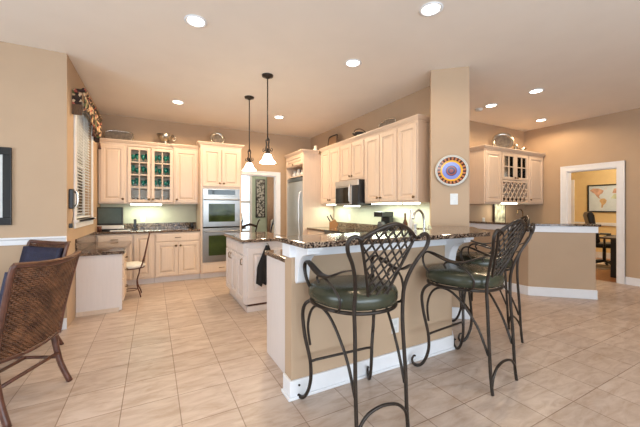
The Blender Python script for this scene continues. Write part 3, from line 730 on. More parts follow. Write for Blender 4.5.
for i, (x, y, lb) in enumerate(((1.262, 3.735, 'bronze pendant lamp with white bell shade, the nearer and larger of two'), (1.27, 4.60, 'bronze pendant lamp with white bell shade, the farther and smaller of two'))):
    p = thing('pendant_lamp', lb, 'pendant lamp', (x, y, H), 0, 'pendant lamps over the island')
    MB().lathe([(.001, -.045), (.02, -.042), (.03, -.03), (.068, -.02), (.072, -.0005)], (0, 0, 0), 24).build('canopy', iron, p)
    MB().tube([(0, 0, -.04), (0, 0, -.82)], .008, 8, smooth=0).build('rod', iron, p)
    mb = MB()
    for k in range(4):
        a = PI/4+k*PI/2; c, s_ = math.cos(a), math.sin(a)
        mb.tube([(.006*c, .006*s_, -.78), (.026*c, .026*s_, -.82), (.018*c, .018*s_, -.87), (.036*c, .036*s_, -.93), (.058*c, .058*s_, -.955), (.066*c, .066*s_, -.93), (.052*c, .052*s_, -.915)], .005, 6, smooth=2)
    mb.lathe([(.001, -.91), (.018, -.92), (.027, -.96), (.028, -.99), (.001, -.99)], (0, 0, 0), 14)
    mb.lathe([(.001, -.78), (.014, -.785), (.012, -.81), (.001, -.815)], (0, 0, 0), 10)
    mb.build('scroll_cage', iron, p)
    MB().lathe([(.028, -.985), (.042, -.995), (.054, -1.025), (.070, -1.06), (.098, -1.092), (.103, -1.098), (.096, -1.096), (.066, -1.065), (.050, -1.03), (.038, -1.0), (.028, -.99)], (0, 0, 0), 28).build('shade', lampglow, p)
    point('bulb', (0, 0, -1.08), 8, p)
# under cabinet tubes
def undertube(label, x0, x1, y0, y1, z, power):
    o = tag(box(x0, x1, y0, y1, z-.022, z-.0015).build('under_cabinet_light', tubeglow, None, .003), label, 'cabinet light', 'under cabinet lights')
    area('lamp', ((x0+x1)/2, (y0+y1)/2, z-.03), (0, 0, 0), x1-x0, y1-y0, power, (.88, 1, .78) if label.find('wet bar') < 0 else (1, .85, .6), o, PI)
undertube('lit tube light under the glass door cabinet', -.35, .14, 6.36, 6.42, 1.375, 5)
undertube('lit tube light under the cabinet beside the refrigerator', 3.05, 3.12, 4.95, 5.4, 1.375, 4)
undertube('lit tube light under the two door cabinet right of the microwave', 3.05, 3.12, 3.35, 3.95, 1.375, 5)
undertube('lit tube light under the single door cabinet beside the column', 3.05, 3.12, 3.0, 3.25, 1.375, 2)
undertube('lit tube light under the microwave', 2.98, 3.04, 4.25, 4.65, 1.344, 3)
undertube('lit tube light under the wine rack of the wet bar', 5.75, 6.4, 3.6, 3.66, 1.40, 2.5)
def room_fill(n, loc, p, c):
    l = bpy.data.lights.new(n, 'POINT'); l.energy = p; l.color = c; l.shadow_soft_size = .15; o = bpy.data.objects.new(n, l); COL.objects.link(o); o.location = loc
room_fill('office_fill', (8.9, 2.4, 2.5), 85, (1, .88, .70))  # bare point light added to brighten the office, no fixture
room_fill('dining_fill', (3.4, 8.2, 2.4), 45, (1, .85, .65))  # added fill for the dining room, without a visible source

# ------------------------------------------------------------ bar stools
def halfw(z):       # half width of the lattice fan
    t = max(0, min(1, (z-.80)/(1.15-.80))); return .066+.122*t**1.1
def ytop(x): return 1.215-.085*(min(1, abs(x)/.19))**1.7
def ysurf(x, z): return -.215-.125*max(0, (z-.80)/.42)**1.1-.035*(1-(x/.2)**2)*max(0, (z-.8)/.42)
def make_stool():
    r = thing('bar_stool', None, 'bar stool', (0, 0, 0))
    vs = []; n = 44
    prof = [(0, .716), (.90, .716), (.965, .722), (1.0, .748), (1.0, .775), (.965, .800), (.88, .814), (.45, .824), (0, .826)]
    def seat_pt(a, q):
        c, s_ = math.cos(a), math.sin(a)
        x = (abs(c)**.85)*(1 if c > 0 else -1)*.275; y = (abs(s_)**.85)*(1 if s_ > 0 else -1)*.268
        return x*q*(1+.14*y*q/.25), y*q+.03
    for q, z in prof:
        for k in range(n):
            x, y = seat_pt(2*PI*k/n, max(q, .002)); vs.append((x, y, z))
    MB().add(vs, [(i*n+k, i*n+(k+1) % n, (i+1)*n+(k+1) % n, (i+1)*n+k) for i in range(len(prof)-1) for k in range(n)], True).build('seat_cushion', leather, r)
    MB().tube([seat_pt(2*PI*k/24, .95)+(.704,) for k in range(24)], .0115, 8, smooth=1, closed=True).build('seat_ring', iron, r)
    for s in (-1, 1):
        MB().tube([(s*.24, .15, .705), (s*.275, .19, .68), (s*.285, .225, .60), (s*.272, .215, .45), (s*.245, .195, .30), (s*.240, .195, .17), (s*.252, .225, .07), (s*.268, .262, .022), (s*.285, .30, .018), (s*.292, .318, .05), (s*.285, .305, .085), (s*.28, .29, .088)], [.012]*7+[.013, .012, .010, .008, .007], 8, smooth=2).build('leg', iron, r)
        # rear leg continues up into the back and curls into the top rail
        pts = [(s*.172, -.275, .008), (s*.172, -.262, .12), (s*.172, -.25, .35), (s*.165, -.235, .60), (s*.168, -.232, .74), (s*.170, -.245, .84), (s*.192, -.275, .94), (s*.228, -.305, 1.02), (s*.262, -.325, 1.075), (s*.268, -.335, 1.125), (s*.245, -.34, 1.152), (s*.215, -.342, 1.150), (s*.186, -.345, 1.134)]
        MB().tube(pts, .0115, 8, smooth=2).build('leg', iron, r)
        MB().tube([(s*.205, -.285, .972), (s*.235, -.22, .955), (s*.262, -.12, .912), (s*.272, -.02, .905), (s*.272, .09, .935), (s*.27, .17, .955), (s*.27, .215, .935), (s*.268, .228, .89), (s*.262, .212, .83), (s*.25, .16, .77), (s*.255, .10, .708)], [.009, .012, .016, .020, .019, .015, .012, .010, .010, .010, .010], 8, flat=(.5, 1.25), smooth=2).build('armrest', iron, r)
        MB().tube([(s*.262, .02, .845), (s*.268, .035, .87), (s*.27, .01, .895), (s*.266, -.05, .893), (s*.25, -.12, .86), (s*.225, -.17, .79), (s*.222, -.16, .73), (s*.225, -.12, .706)], .008, 7, smooth=2).build('arm_scroll', iron, r)
        MB().tube([(s*.246, .19, .40), (s*.262, .19, .52), (s*.255, .16, .63), (s*.24, .09, .685), (s*.215, 0, .66), (s*.195, -.09, .57), (s*.178, -.18, .43), (s*.171, -.243, .27)], .009, 8, smooth=2).build('side_arch', iron, r)
    MB().tube([(-.25, .197, .285), (-.2, .197, .29), (.2, .197, .29), (.25, .197, .285)], .009, 8, smooth=0).build('stretcher', iron, r)
    MB().tube([(-.171, -.27, .055), (-.155, -.27, .12), (-.10, -.268, .175), (0, -.266, .195), (.10, -.268, .175), (.155, -.27, .12), (.171, -.27, .055)], .0095, 8, smooth=2).build('foot_rest', iron, r)
    # back: arched rail, fan outline and diagonal lattice
    zs = [i/12 for i in range(-12, 13)]
    MB().tube([(.19*t, ysurf(.19*t, ytop(.19*t)), ytop(.19*t)) for t in zs], .0115, 8, smooth=0).build('top_rail', iron, r)
    mb = MB()
    for s in (-1, 1):
        mb.tube([(s*halfw(z), ysurf(halfw(z), z), z) for z in [.735+.03*k for k in range(14)]]+[(s*.188, ysurf(.188, 1.134), 1.134)], .009, 8, smooth=0)
    mb.tube([(-.066, ysurf(.06, .80), .785), (0, ysurf(0, .8), .785), (.066, ysurf(.06, .80), .785)], .008, 6, smooth=0)
    mb.build('back_frame', iron, r)
    mb = MB(); sp = .062
    for dr in (1, -1):
        for k in range(-14, 15):
            run = []
            for i in range(161):
                z = .785+.45*i/160; x = dr*((z-1.0)*.78)+(k+.5)*.056
                if abs(x) < halfw(min(z, 1.15))*.99 and z < ytop(x)-.004: run.append((x, ysurf(x, z)-.004*dr, z))
                elif run: break
            if len(run) > 6:
                pp = run[::6]+[run[-1]]
                mb.tube(pp, .0058, 6, smooth=0)
    mb.build('lattice', iron, r)
    return r
stool = make_stool()
for i, (x, y, rz, lb) in enumerate(((1.148, 1.632, -.05, 'dark iron bar stool with green leather seat, nearest the camera at the bar'),
                                    (2.205, 1.615, .10, 'dark iron bar stool with green seat, middle of three, before the second corbel'),
                                    (3.03, 2.02, .85, 'dark iron bar stool at the angled bar end, mostly hidden behind another stool'))):
    o = stool if i == 0 else copy_tree(stool)
    o.location = (x, y, 0); o.rotation_euler = (0, 0, rz); o['label'] = lb; o['group'] = 'bar stools'

# ------------------------------------------------------------ wicker chairs and table
def make_wicker():
    r = thing('wicker_chair', None, 'chair', (0, 0, 0))
    hw0, hw1 = .245, .268; zb, zt = .37, .93
    def P(u, v):     # back surface: u -1..1, v 0..1
        hw = hw0+(hw1-hw0)*v; x = u*hw
        return Vector((x, -.235-.15*max(0, v)**1.2+.055*(u*u)*(.4+.6*v), zb+(zt-zb)*v+.015*u*u*v))
    mb = MB(); rows = 40; cols = 60
    for j in range(rows):
        v = (j+.5)/rows; pts = []
        for i in range(cols+1):
            u = (i/cols*2-1)*.97; p = P(u, v); p.y += .0065*math.sin(PI*(i/2.0)+PI*j); pts.append(p)
        mb.tube(pts, .0068, 5, smooth=0)
    for i in range(29):
        u = (i/28*2-1)*.97; mb.tube([P(u, v/6) for v in range(7)], .005, 4, smooth=0)
    mb.build('woven_back', wick, r)
    mb = MB()
    mb.tube([P(-1, 0), P(-1, .25), P(-1, .5), P(-1, .75), P(-1, .97), P(-.93, 1.03), P(-.5, 1.02), P(0, 1.01), P(.5, 1.02), P(.93, 1.03), P(1, .97), P(1, .75), P(1, .5), P(1, .25), P(1, 0)], .0165, 8, smooth=2)
    mb.tube([P(-1, .02), P(-.5, .0), P(0, -.01), P(.5, .0), P(1, .02)], .016, 8, smooth=2)
    mb.build('back_frame', rattan, r)
    mb = MB(); mb.tube([P(u/6, 1.045)+Vector((0, -.005, 0)) for u in range(-6, 7)], .014, 6, flat=(.6, 1.4), smooth=1); mb.build('top_wrap', wick, r)
    for s in (-1, 1):
        MB().tube([(s*.228, -.19, .42), (s*.232, -.20, .30), (s*.238, -.235, .14), (s*.252, -.29, .0)], [.022, .021, .019, .019], 8, smooth=2).build('leg', rattan, r)
        MB().tube([(s*.245, .25, .40), (s*.245, .255, .2), (s*.25, .262, .0)], [.021, .019, .018], 8, smooth=1).build('leg', rattan, r)
        MB().tube([(s*.24, -.22, .19), (s*.246, .255, .19)], .012, 8, smooth=0).build('stretcher', rattan, r)
    MB().tube([(-.236, -.22, .225), (.236, -.22, .225)], .012, 8, smooth=0).build('stretcher', rattan, r)
    MB().tube([(-.243, .02, .19), (.243, .02, .19)], .012, 8, smooth=0).build('stretcher', rattan, r)
    mb = MB().prism([(-.23, -.22), (.23, -.22), (.265, .27), (-.265, .27)], .365, .405); mb.build('seat', wick, r, .01)
    MB().prism([(-.215, -.19), (.215, -.19), (.25, .265), (-.25, .265)], .4065, .465).build('seat_cushion', navy, r, .018)
    vs = []; fs = []; a = 8; b = 8
    for j in range(b+1):
        for i in range(a+1):
            p = P((i/a*2-1)*.93, .16+.80*j/b); vs.append(p+Vector((0, .022, 0)))
    m0 = len(vs); vs += [v+Vector((0, .04, 0)) for v in vs]
    for j in range(b):
        for i in range(a):
            k = j*(a+1)+i; fs += [(k, k+1, k+a+2, k+a+1), (m0+k, m0+k+a+1, m0+k+a+2, m0+k+1)]
    for i in range(a): k = i; q = b*(a+1)+i; fs += [(k, m0+k, m0+k+1, k+1), (q, q+1, m0+q+1, m0+q)]
    for j in range(b): k = j*(a+1); q = k+a; fs += [(k, k+a+1, m0+k+a+1, m0+k), (q, m0+q, m0+q+a+1, q+a+1)]
    MB().add(vs, fs, True).build('back_cushion', navy, r)
    return r
wc0 = make_wicker()
for i, (x, y, rz, lb) in enumerate(((-.917, 2.838, math.radians(66), 'brown wicker dining chair seen from behind, nearest the camera at the left edge'),
                                    (-1.15, 3.75, math.radians(135), 'wicker dining chair with navy cushions beneath the chair rail of the left wall'))):
    o = wc0 if i == 0 else copy_tree(wc0)
    o.location = (x, y, 0); o.rotation_euler = (0, 0, rz); o['label'] = lb; o['group'] = 'wicker dining chairs'
tb = thing('dining_table', 'round brown wooden dining table cut by the left edge of the photo', 'table', (-1.80, 3.10, 0))
MB().lathe([(.001, .725), (.60, .725), (.62, .735), (.62, .755), (.61, .76), (.001, .76)], (0, 0, 0), 48).build('tabletop', tablew, tb)
MB().lathe([(.001, 0), (.28, 0), (.29, .03), (.12, .07), (.07, .12), (.06, .35), (.09, .5), (.06, .66), (.14, .724), (.001, .7245)], (0, 0, 0), 24).build('pedestal', tablew, tb)
# picture on the left wall
pf = thing('framed_picture', 'black framed print with white mat on the left wall', 'picture', (-1.25, YN, 0))
mb = MB().box(-.56, 0, -.028, -.001, 1.83, 1.905).box(-.56, 0, -.028, -.001, 1.13, 1.205).box(-.56, -.495, -.028, -.001, 1.205, 1.83).box(-.065, 0, -.028, -.001, 1.205, 1.83)
mb.build('frame', blackp, pf, .004)
box(-.495, -.065, -.010, -.002, 1.205, 1.83).build('mat', white, pf)
box(-.45, -.095, -.0125, -.0105, 1.28, 1.79).build('print', plain('dark_red_print', (.14, .03, .02), .6, var=.6, scale=6), pf)

# ------------------------------------------------------------ desk chair
dc = thing('desk_chair', 'wrought iron desk chair with a white round cushion facing the low desk', 'chair', (-.29, 5.34, 0), PI/2)
MB().lathe([(.001, .435), (.17, .435), (.19, .45), (.185, .475), (.15, .49), (.001, .495)], (0, 0, 0), 28).build('cushion', cream, dc)
MB().tube([(.175*math.cos(a), .175*math.sin(a), .426) for a in [2*PI*k/16 for k in range(16)]], .008, 6, smooth=1, closed=True).build('seat_ring', ironr, dc)
for sx, sy in ((-1, -1), (1, -1), (-1, 1), (1, 1)):
    MB().tube([(sx*.12, sy*.12, .425), (sx*.10, sy*.11, .34), (sx*.07, sy*.085, .25), (sx*.08, sy*.09, .15), (sx*.12, sy*.12, .07), (sx*.14, sy*.135, .006)], .009, 6, smooth=2).build('leg', ironr, dc)
MB().tube([(.075*math.cos(a), .085*math.sin(a), .10) for a in [2*PI*k/12 for k in range(12)]], .006, 6, smooth=1, closed=True).build('stretcher', ironr, dc)
mb = MB()
mb.tube([(-.13, -.13, .426), (-.15, -.17, .55), (-.16, -.21, .75), (-.12, -.24, .90), (0, -.25, .95), (.12, -.24, .90), (.16, -.21, .75), (.15, -.17, .55), (.13, -.13, .426)], .009, 8, smooth=2)
mb.tube([(-.03, -.165, .43), (-.08, -.19, .6), (-.03, -.22, .78), (0, -.245, .94)], .006, 6, smooth=2)
mb.tube([(.03, -.165, .43), (.08, -.19, .6), (.03, -.22, .78), (0, -.245, .94)], .006, 6, smooth=2)
mb.build('back', ironr, dc)

# ------------------------------------------------------------ objects on the counters
sc = thing('small_television', 'small flat screen with dark display on the back counter', 'television', (-.63, 6.28, .9145), math.radians(-6)); sc.scale = (1.08, 1, 1.12)
box(-.17, .17, -.03, .03, .085, .355).build('bezel', blackp, sc, .006)
box(-.152, .152, -.0325, -.0305, .115, .34).build('screen', plain('screen_with_reflection', (.07, .10, .10), .15), sc)  # greenish lift in the screen colour stands for a reflection
box(-.175, .175, -.045, .02,   .03, .084).build('speaker_bar', white, sc, .005)
box(-.10, .10, -.07, .07, .0, .029).build('stand', blackp, sc, .005)
kb = tag(box(-.62, -.34, 6.07, 6.17, .9145, .93).build('keyboard', white, None, .004), 'white flat keyboard lying in front of the small screen', 'keyboard')
ph = thing('desk_telephone', 'black cordless telephone on the back counter beside the screen', 'telephone', (-.28, 6.42, .9145))
box(-.04, .04, -.05, .05, 0, .03).build('base', blackp, ph, .006); box(-.022, .022, -.01, .02, .031, .19).build('handset', blackp, ph, .008)
def cyl_thing(name, label, cat, loc, prof, mat, n=18):
    o = MB().lathe(prof, (0, 0, 0), n).build(name, mat); o.location = loc; return tag(o, label, cat)
cyl_thing('pen_cup', 'dark brown cup left of the small screen by the window', 'cup', (-.765, 6.12, .9145), [(.001, 0), (.03, 0), (.033, .09), (.029, .09), (.026, .01), (.001, .01)], ironr)
cyl_thing('decorative_bottle', 'tall dark bottle between the small screen and the window', 'bottle', (-.775, 6.45, .9145), [(.001, 0), (.028, 0), (.032, .12), (.012, .19), (.010, .28), (.014, .29), (.001, .29)], ironr)
cyl_thing('small_jar', 'small dark jar at the end of the back counter by the ovens', 'jar', (.66, 6.45, .9145), [(.001, 0), (.03, 0), (.035, .04), (.028, .09), (.03, .1), (.001, .1)], blackp)
# knife block
kn = thing('knife_block', 'wooden knife block with black handled knives left of the range', 'knife block', (3.06, 5.17, .9145), -PI/2-.5)
MB().extr([(-.07, 0), (.07, 0), (.10, .08), (.04, .17), (-.07, .11)], -.06, .06, 'x').build('block', plain('honey_wood', (.30, .12, .025), .4), kn, .004)
for i in range(6):
    x = -.045+.03*(i % 4)+(.012 if i > 3 else 0); q = .0 if i < 4 else .055; a = Vector((x, -.055+q, .125+q*.55))
    MB().tube([a, a+Vector((0, -.055, .105))], .0125, 6, smooth=0).build('knife_handle', blackp, kn)
# coffee maker
cm = thing('coffee_maker', 'black coffee maker on the counter right of the range', 'coffee maker', (3.10, 3.72, .9145), -PI/2)
box(-.10, .10, -.11, .11, 0, .035).build('base', blackp, cm, .006); box(-.10, .10, .03, .11, .036, .25).build('tower', blackp, cm, .006)
box(-.10, .10, -.11, .11, .251, .33).build('brew_head', blackp, cm, .008)
MB().lathe([(.001, .037), (.06, .037), (.075, .09), (.06, .16), (.045, .18), (.001, .18)], (0, -.04, 0), 16).build('carafe', plain('smoky_carafe', (.05, .05, .055), .08), cm)
cyl_thing('wine_bottle', 'amber bottle standing on the counter in front of the column end', 'bottle', (3.08, 3.24, .9145), [(.001, 0), (.034, 0), (.036, .02), (.036, .17), (.014, .23), (.013, .31), (.016, .315), (.001, .315)], plain('amber_bottle', (.06, .018, .006), .15))
cyl_thing('white_bottle', 'tall pale bottle on the counter beside the amber bottle', 'bottle', (3.05, 3.10, .9145), [(.001, 0), (.036, 0), (.04, .02), (.038, .20), (.015, .26), (.014, .36), (.017, .365), (.001, .37)], white)
# dishes on top of the cabinets
def leaning_tray(name, label, cat, loc, rz, rx, wid, hgt, rimw, mat, mat2, lean=.22, rnd=3.5):
    r = thing(name, label, cat, loc, rz); n = 40
    def ring(k, y): 
        out = []
        for i in range(n):
            a = 2*PI*i/n; c, s_ = math.cos(a), math.sin(a)
            x = (abs(c)**(2/rnd))*(1 if c >= 0 else -1)*(wid/2-k); z = (abs(s_)**(2/rnd))*(1 if s_ >= 0 else -1)*(hgt/2-k)
            out.append((x, y, hgt/2+z))
        return out
    def loft(spec):
        v = []; f = []
        for k, y in spec: v += ring(k, y)
        for j in range(len(spec)-1):
            for i in range(n): f.append((j*n+i, j*n+(i+1) % n, (j+1)*n+(i+1) % n, (j+1)*n+i))
        b = (len(spec)-1)*n; f.append(tuple(range(b, b+n)))
        return v, f
    v, f = loft([(.0, .006), (0, 0), (rimw*.3, -.006), (rimw, .004), (rimw, .008), (0, .006)][:5]); 
    a = MB().add(v[:], f, True).build('rim', mat, r); v, f = loft([(rimw*.95, .0035), (rimw*1.1, .001), (rimw*1.6, .003)])
    b = MB().add(v, f, True).build('well', mat2, r)
    for o in (a, b): o.rotation_euler = (-lean, 0, 0)
    return r
pewter = plain('pewter', (.26, .22, .18), .45, .6, var=.3, scale=20)
zt1 = 2.466
leaning_tray('serving_tray', 'oblong silver tray leaning above the leftmost wall cabinet', 'tray', (-.52, 6.44, zt1), 0, 0, .44, .20, .02, silver, pewter)
bw = thing('silver_bowl', 'footed silver bowl on top of the glass door cabinet', 'bowl', (.20, 6.40, zt1), 0); bw.scale = (1.15, 1.15, 1.3)
MB().lathe([(.001, 0), (.06, 0), (.055, .015), (.03, .03), (.06, .05), (.10, .09), (.125, .14), (.12, .142), (.09, .1), (.001, .05)], (0, 0, 0), 28).build('bowl', silver, bw)
MB().tube([(.12, 0, .13), (.15, 0, .11), (.14, 0, .07), (.10, 0, .07)], .006, 6).build('handle', silver, bw)
leaning_tray('round_platter', 'round silver platter standing above the wall ovens', 'platter', (1.10, 6.20, 2.511), 0, 0, .27, .27, .05, silver, pewter, rnd=2)
leaning_tray('square_tray', 'dark framed square tray on the corner wall cabinet beside the refrigerator', 'tray', (3.13, 5.35, 2.491), -PI/2, 0, .36, .27, .03, espresso, plain('brown_lacquer', (.22, .12, .06), .3), rnd=6, lean=.15)
cyl_thing('cream_figurine', 'small cream jug on the refrigerator enclosure top', 'jug', (2.98, 5.75, 2.452), [(.001, 0), (.04, 0), (.05, .05), (.03, .10), (.035, .14), (.028, .14), (.001, .05)], cream)
bk = thing('iron_basket', 'dark low basket on the cabinets above the microwave', 'basket', (3.10, 4.33, 2.491))
MB().lathe([(.001, 0), (.08, 0), (.10, .02), (.14, .07), (.135, .075), (.09, .03), (.001, .01)], (0, 0, 0), 20).build('bowl', iron, bk)
MB().tube([(-.13, 0, .07), (-.10, 0, .12), (0, 0, .15), (.10, 0, .12), (.13, 0, .07)], .007, 6).build('handle', iron, bk)
lp = leaning_tray('oval_platter', 'silver edged oval platter above the two door wall cabinet', 'platter', (3.06, 3.62, 2.491), -PI/2, 0, .40, .15, .02, silver, pewter, rnd=2)
leaning_tray('round_platter', 'large round silver platter leaning above the wet bar cabinets', 'platter', (5.99, 3.64, 2.411), math.radians(-48), 0, .38, .38, .06, silver, pewter, rnd=2, lean=.2)
cyl_thing('silver_jug', 'small silver jug beside the platter above the wet bar', 'jug', (6.33, 3.60, 2.411), [(.001, 0), (.05, 0), (.06, .05), (.04, .10), (.05, .15), (.043, .15), (.001, .06)], silver)
cyl_thing('silver_bowl', 'little silver bowl at the right above the wet bar glass doors', 'bowl', (6.56, 3.60, 2.411), [(.001, 0), (.04, 0), (.06, .04), (.08, .09), (.073, .09), (.001, .03)], silver)
# painted plate on the column + switch
nx, ny = off(P0, P1, 1); cang = math.atan2(P1[1]-P0[1], P1[0]-P0[0])
cxm, cym = (P0[0]+P1[0])/2, (P0[1]+P1[1])/2
tdx, tdy = math.cos(cang), math.sin(cang)
pl = thing('decorative_plate', 'colourful hand painted plate hanging on the column', 'plate', (cxm+nx*.004+.015*tdx, cym+ny*.004+.015*tdy, 1.74), cang); pl.scale = (.93, .93, .93)
MB().lathe([(.001, -.012), (.11, -.012), (.135, -.018), (.175, -.034), (.195, -.036), (.197, -.033), (.17, -.026), (.11, 0), (.001, 0)], (0, 0, 0), 48, 'y').build('dish', platem, pl)
def wallplate(name, label, cat, loc, rz, w=.075, h=.12, detail='switch'):
    r = thing(name, label, cat, loc, rz)
    box(-w/2, w/2, -.007, -.001, -h/2, h/2).build('cover_plate', white, r, .002)
    if detail == 'switch': box(-.012, .012, -.016, -.0075, -.022, .022).build('toggle', white, r, .002)
    else:
        for z in (-.027, .027): box(-.016, .016, -.010, -.0075, z-.017, z+.017).build('socket', plain('socket_ivory', (.6, .6, .58), .4) if 'socket_ivory' not in MATS else MATS['socket_ivory'], r, .003)
    return r
wallplate('wall_switch', 'white switch plate on the column below the painted plate', 'switch', (cxm+.045*tdx, cym+.045*tdy, 1.405), cang, .085, .13)
wallplate('power_outlet', 'white outlet low on the bar wall behind the first stool', 'outlet', (1.75, YF, .335), 0, detail='outlet')
wallplate('power_outlet', 'white outlet on the backsplash wall right of the small screen', 'outlet', (-.165, YB-.0042, 1.10), 0, detail='outlet')
wallplate('power_outlet', 'white outlet on the wall between knife block and range', 'outlet', (XM-.0042, 4.95, 1.12), -PI/2, detail='outlet')
wallplate('power_outlet', 'white outlet on the wet bar wall left of the framed picture', 'outlet', (5.70, YR, 1.05), 0, detail='outlet')
# wall telephone by the window and its jack box
tp = thing('wall_telephone', 'black wall telephone with grey handset left of the window', 'telephone', (XW, 4.33, 1.40), PI/2)
box(-.035, .035, -.045, -.001, -.11, .11).build('base', blackp, tp, .01); 
MB().tube([(0, -.06, -.09), (0, -.075, -.05), (0, -.075, .05), (0, -.06, .09)], [.022, .014, .014, .022], 8, flat=(1, 1)).build('handset', chrome, tp)
MB().tube([(0, -.03, -.10), (.02, -.035, -.17), (-.01, -.03, -.24), (.02, -.02, -.29)], .003, 5).build('cord', blackp, tp)
tag(box(XW+.001, XW+.03, 4.31, 4.36, 1.08, 1.13).build('jack_box', blackp, None, .004), 'small black box on the wall under the telephone', 'box')
# valance over the window
vl = thing('window_valance', 'brown floral swag valance with tassels over the kitchen window', 'valance', (0, 0, 0))
xf = XW+.105; va0, va1 = 4.46, 5.80; zt = 2.66
mb = MB(); n = 36; vs = []
def zb_(t): return 2.42+.10*math.sin(PI*min(1, t/.5))*(t < .5)-.05*max(0, (t-.45)/.55)
for i in range(n+1):
    t = i/n; y = va0+(va1-va0)*t
    for j in range(9):
        v = j/8; z = zt+(zb_(t)-zt)*v; vs.append((xf+.012*math.sin(t*34+v)+.014*math.sin(v*PI), y, z))
m0 = len(vs); vs += [(x-.012, y, z) for x, y, z in vs]; fs = []
for i in range(n):
    for j in range(8): a = i*9+j; fs += [(a, a+1, a+10, a+9), (m0+a, m0+a+9, m0+a+10, m0+a+1)]
    fs += [(i*9, i*9+9, m0+i*9+9, m0+i*9), (i*9+8, m0+i*9+8, m0+i*9+17, i*9+17)]
fs += [tuple(range(0, 9))+tuple(range(m0+8, m0-1, -1)), tuple(range(n*9, n*9+9))+tuple(range(m0+n*9+8, m0+n*9-1, -1))]
mb.add(vs, fs, True); mb.build('swag', floralm, vl)
box(XW+.002, xf-.014, va0, va0+.012, 2.49, zt).build('return_top', floralm, vl)
box(XW+.002, xf-.012, va0, va0+.011, 2.37, 2.49).build('return_band', plain('bronze_stripe', (.12, .06, .025), .6, var=.4, scale=30, stretch=(8, 1, 1)), vl)
box(XW+.002, xf-.014, va1-.012, va1, 2.3, zt).build('return_end', floralm, vl)
MB().tube([(XW+.01, va0, zt-.02), (xf, va0-.01, zt-.01), (xf+.005, va0+.1, zt), (xf+.005, va1, zt)], .022, 8, smooth=1).build('rolled_heading', floralm, vl)
for (y, z) in ((5.15, 2.33), (5.72, 2.25)):
    MB().tube([(xf, y, z+.12), (xf, y, z+.03)], .003, 5, smooth=0).lathe([(.001, z+.035), (.012, z+.03), (.010, z+.01), (.020, z-.06), (.001, z-.062)], (xf, y, 0), 10).build('tassel', ironr, vl)

# ------------------------------------------------------------ office contents
mp = thing('framed_map', 'black framed world map on the yellow office wall', 'map', (10.3, 3.62, 1.55), -PI/2)
mb = MB().box(-.34, .38, -.03, -.002, .33, .36).box(-.34, .38, -.03, -.002, -.36, -.33).box(-.34, -.31, -.03, -.002, -.33, .33).box(.35, .38, -.03, -.002, -.33, .33)
mb.build('frame', blackp, mp)
sea = plain('map_sea', (.66, .74, .76), .5, var=.04); box(-.31, .35, -.010, -.003, -.33, .33).build('sheet', sea, mp)
land = plain('map_land', (.62, .38, .26), .5, var=.35, scale=9); land2 = plain('map_land_green', (.50, .55, .36), .5, var=.25, scale=9)
def blob(pts, m, nm='continent'):
    v = [(x, -.0105, z) for x, z in pts]+[(x, -.0125, z) for x, z in pts]; k = len(pts)
    MB().add(v, [tuple(range(k)), tuple(range(2*k-1, k-1, -1))]+[(i, (i+1) % k, k+(i+1) % k, k+i) for i in range(k)]).build(nm, m, mp)
blob([(-.29, .22), (-.22, .27), (-.10, .26), (.0, .20), (-.03, .13), (-.08, .10), (-.10, .04), (-.06, .0), (-.10, .0), (-.15, .06), (-.19, .13), (-.25, .17)], land)
blob([(-.06, -.01), (.01, .0), (.06, -.05), (.04, -.12), (-.01, -.18), (-.03, -.25), (-.05, -.24), (-.05, -.14), (-.09, -.06)], plain('map_land_ochre', (.62, .42, .2), .5, var=.2))
blob([(.0, .27), (.07, .28), (.06, .23), (.02, .21)], white)
blob([(.14, .0), (.20, .10), (.30, .10), (.345, .04), (.345, -.14), (.30, -.20), (.26, -.10), (.24, -.02)], land2)
blob([(.17, .13), (.20, .24), (.345, .26), (.345, .11), (.25, .12)], land)
oc = thing('office_chair', 'black leather office chair at the dark desk beyond the right door', 'chair', (8.72, 3.06, 0), math.radians(-150))
mb = MB()
for k in range(5):
    a = 2*PI*k/5+.3; c, s_ = math.cos(a), math.sin(a)
    mb.tube([(0, 0, .13), (.15*c, .15*s_, .11), (.30*c, .30*s_, .075)], [.03, .024, .018], 8, smooth=1)
mb.build('base', blackp, oc)
for k in range(5):
    a = 2*PI*k/5+.3; c, s_ = math.cos(a), math.sin(a)
    MB().lathe([(.001, -.02), (.03, -.02), (.03, .02), (.001, .02)], (.30*c, .30*s_, .031), 12, 'x').build('caster', blackp, oc)
MB().tube([(0, 0, .13), (0, 0, .43)], .03, 10, smooth=0).build('column', blackp, oc)
MB().prism([(-.25, -.22), (.25, -.22), (.25, .24), (-.25, .24)], .43, .53).build('seat', blackp, oc, .035)
MB().extr([(-.22, .50), (-.25, .72), (-.29, .95), (-.33, 1.12), (-.31, 1.20), (-.24, 1.21), (-.20, 1.13), (-.18, .95), (-.13, .75), (-.10, .54)], -.25, .25, 'x').build('backrest', blackp, oc, .03)
for s in (-1, 1):
    MB().tube([(s*.25, -.05, .47), (s*.30, -.05, .50), (s*.30, -.05, .68), (s*.30, .05, .70), (s*.30, .17, .70)], .02, 8, smooth=1).build('armrest', blackp, oc)
dsk = thing('office_desk', 'black office desk just beyond the right doorway', 'desk', (0, 0, 0))
box(7.55, 8.0, 1.55, 2.56, .001, .715).build('pedestal', blackp, dsk, .004)
box(9.2, 9.26, 1.55, 2.56, .001, .715).build('end_panel', blackp, dsk, .004)
box(7.50, 9.3, 1.5, 2.72, .716, .745).build('desktop', espresso, dsk, .004)
tag(MB().lathe([(.001, .001), (.95, .001), (.96, .006), (.95, .011), (.001, .011)], (9.0, 3.70, 0), 40).build('rug', rugm), 'pale patterned rug under the office chair', 'rug')
for o in [x for x in bpy.data.objects if x.name.startswith('office_chair')]: o.location.z = .012

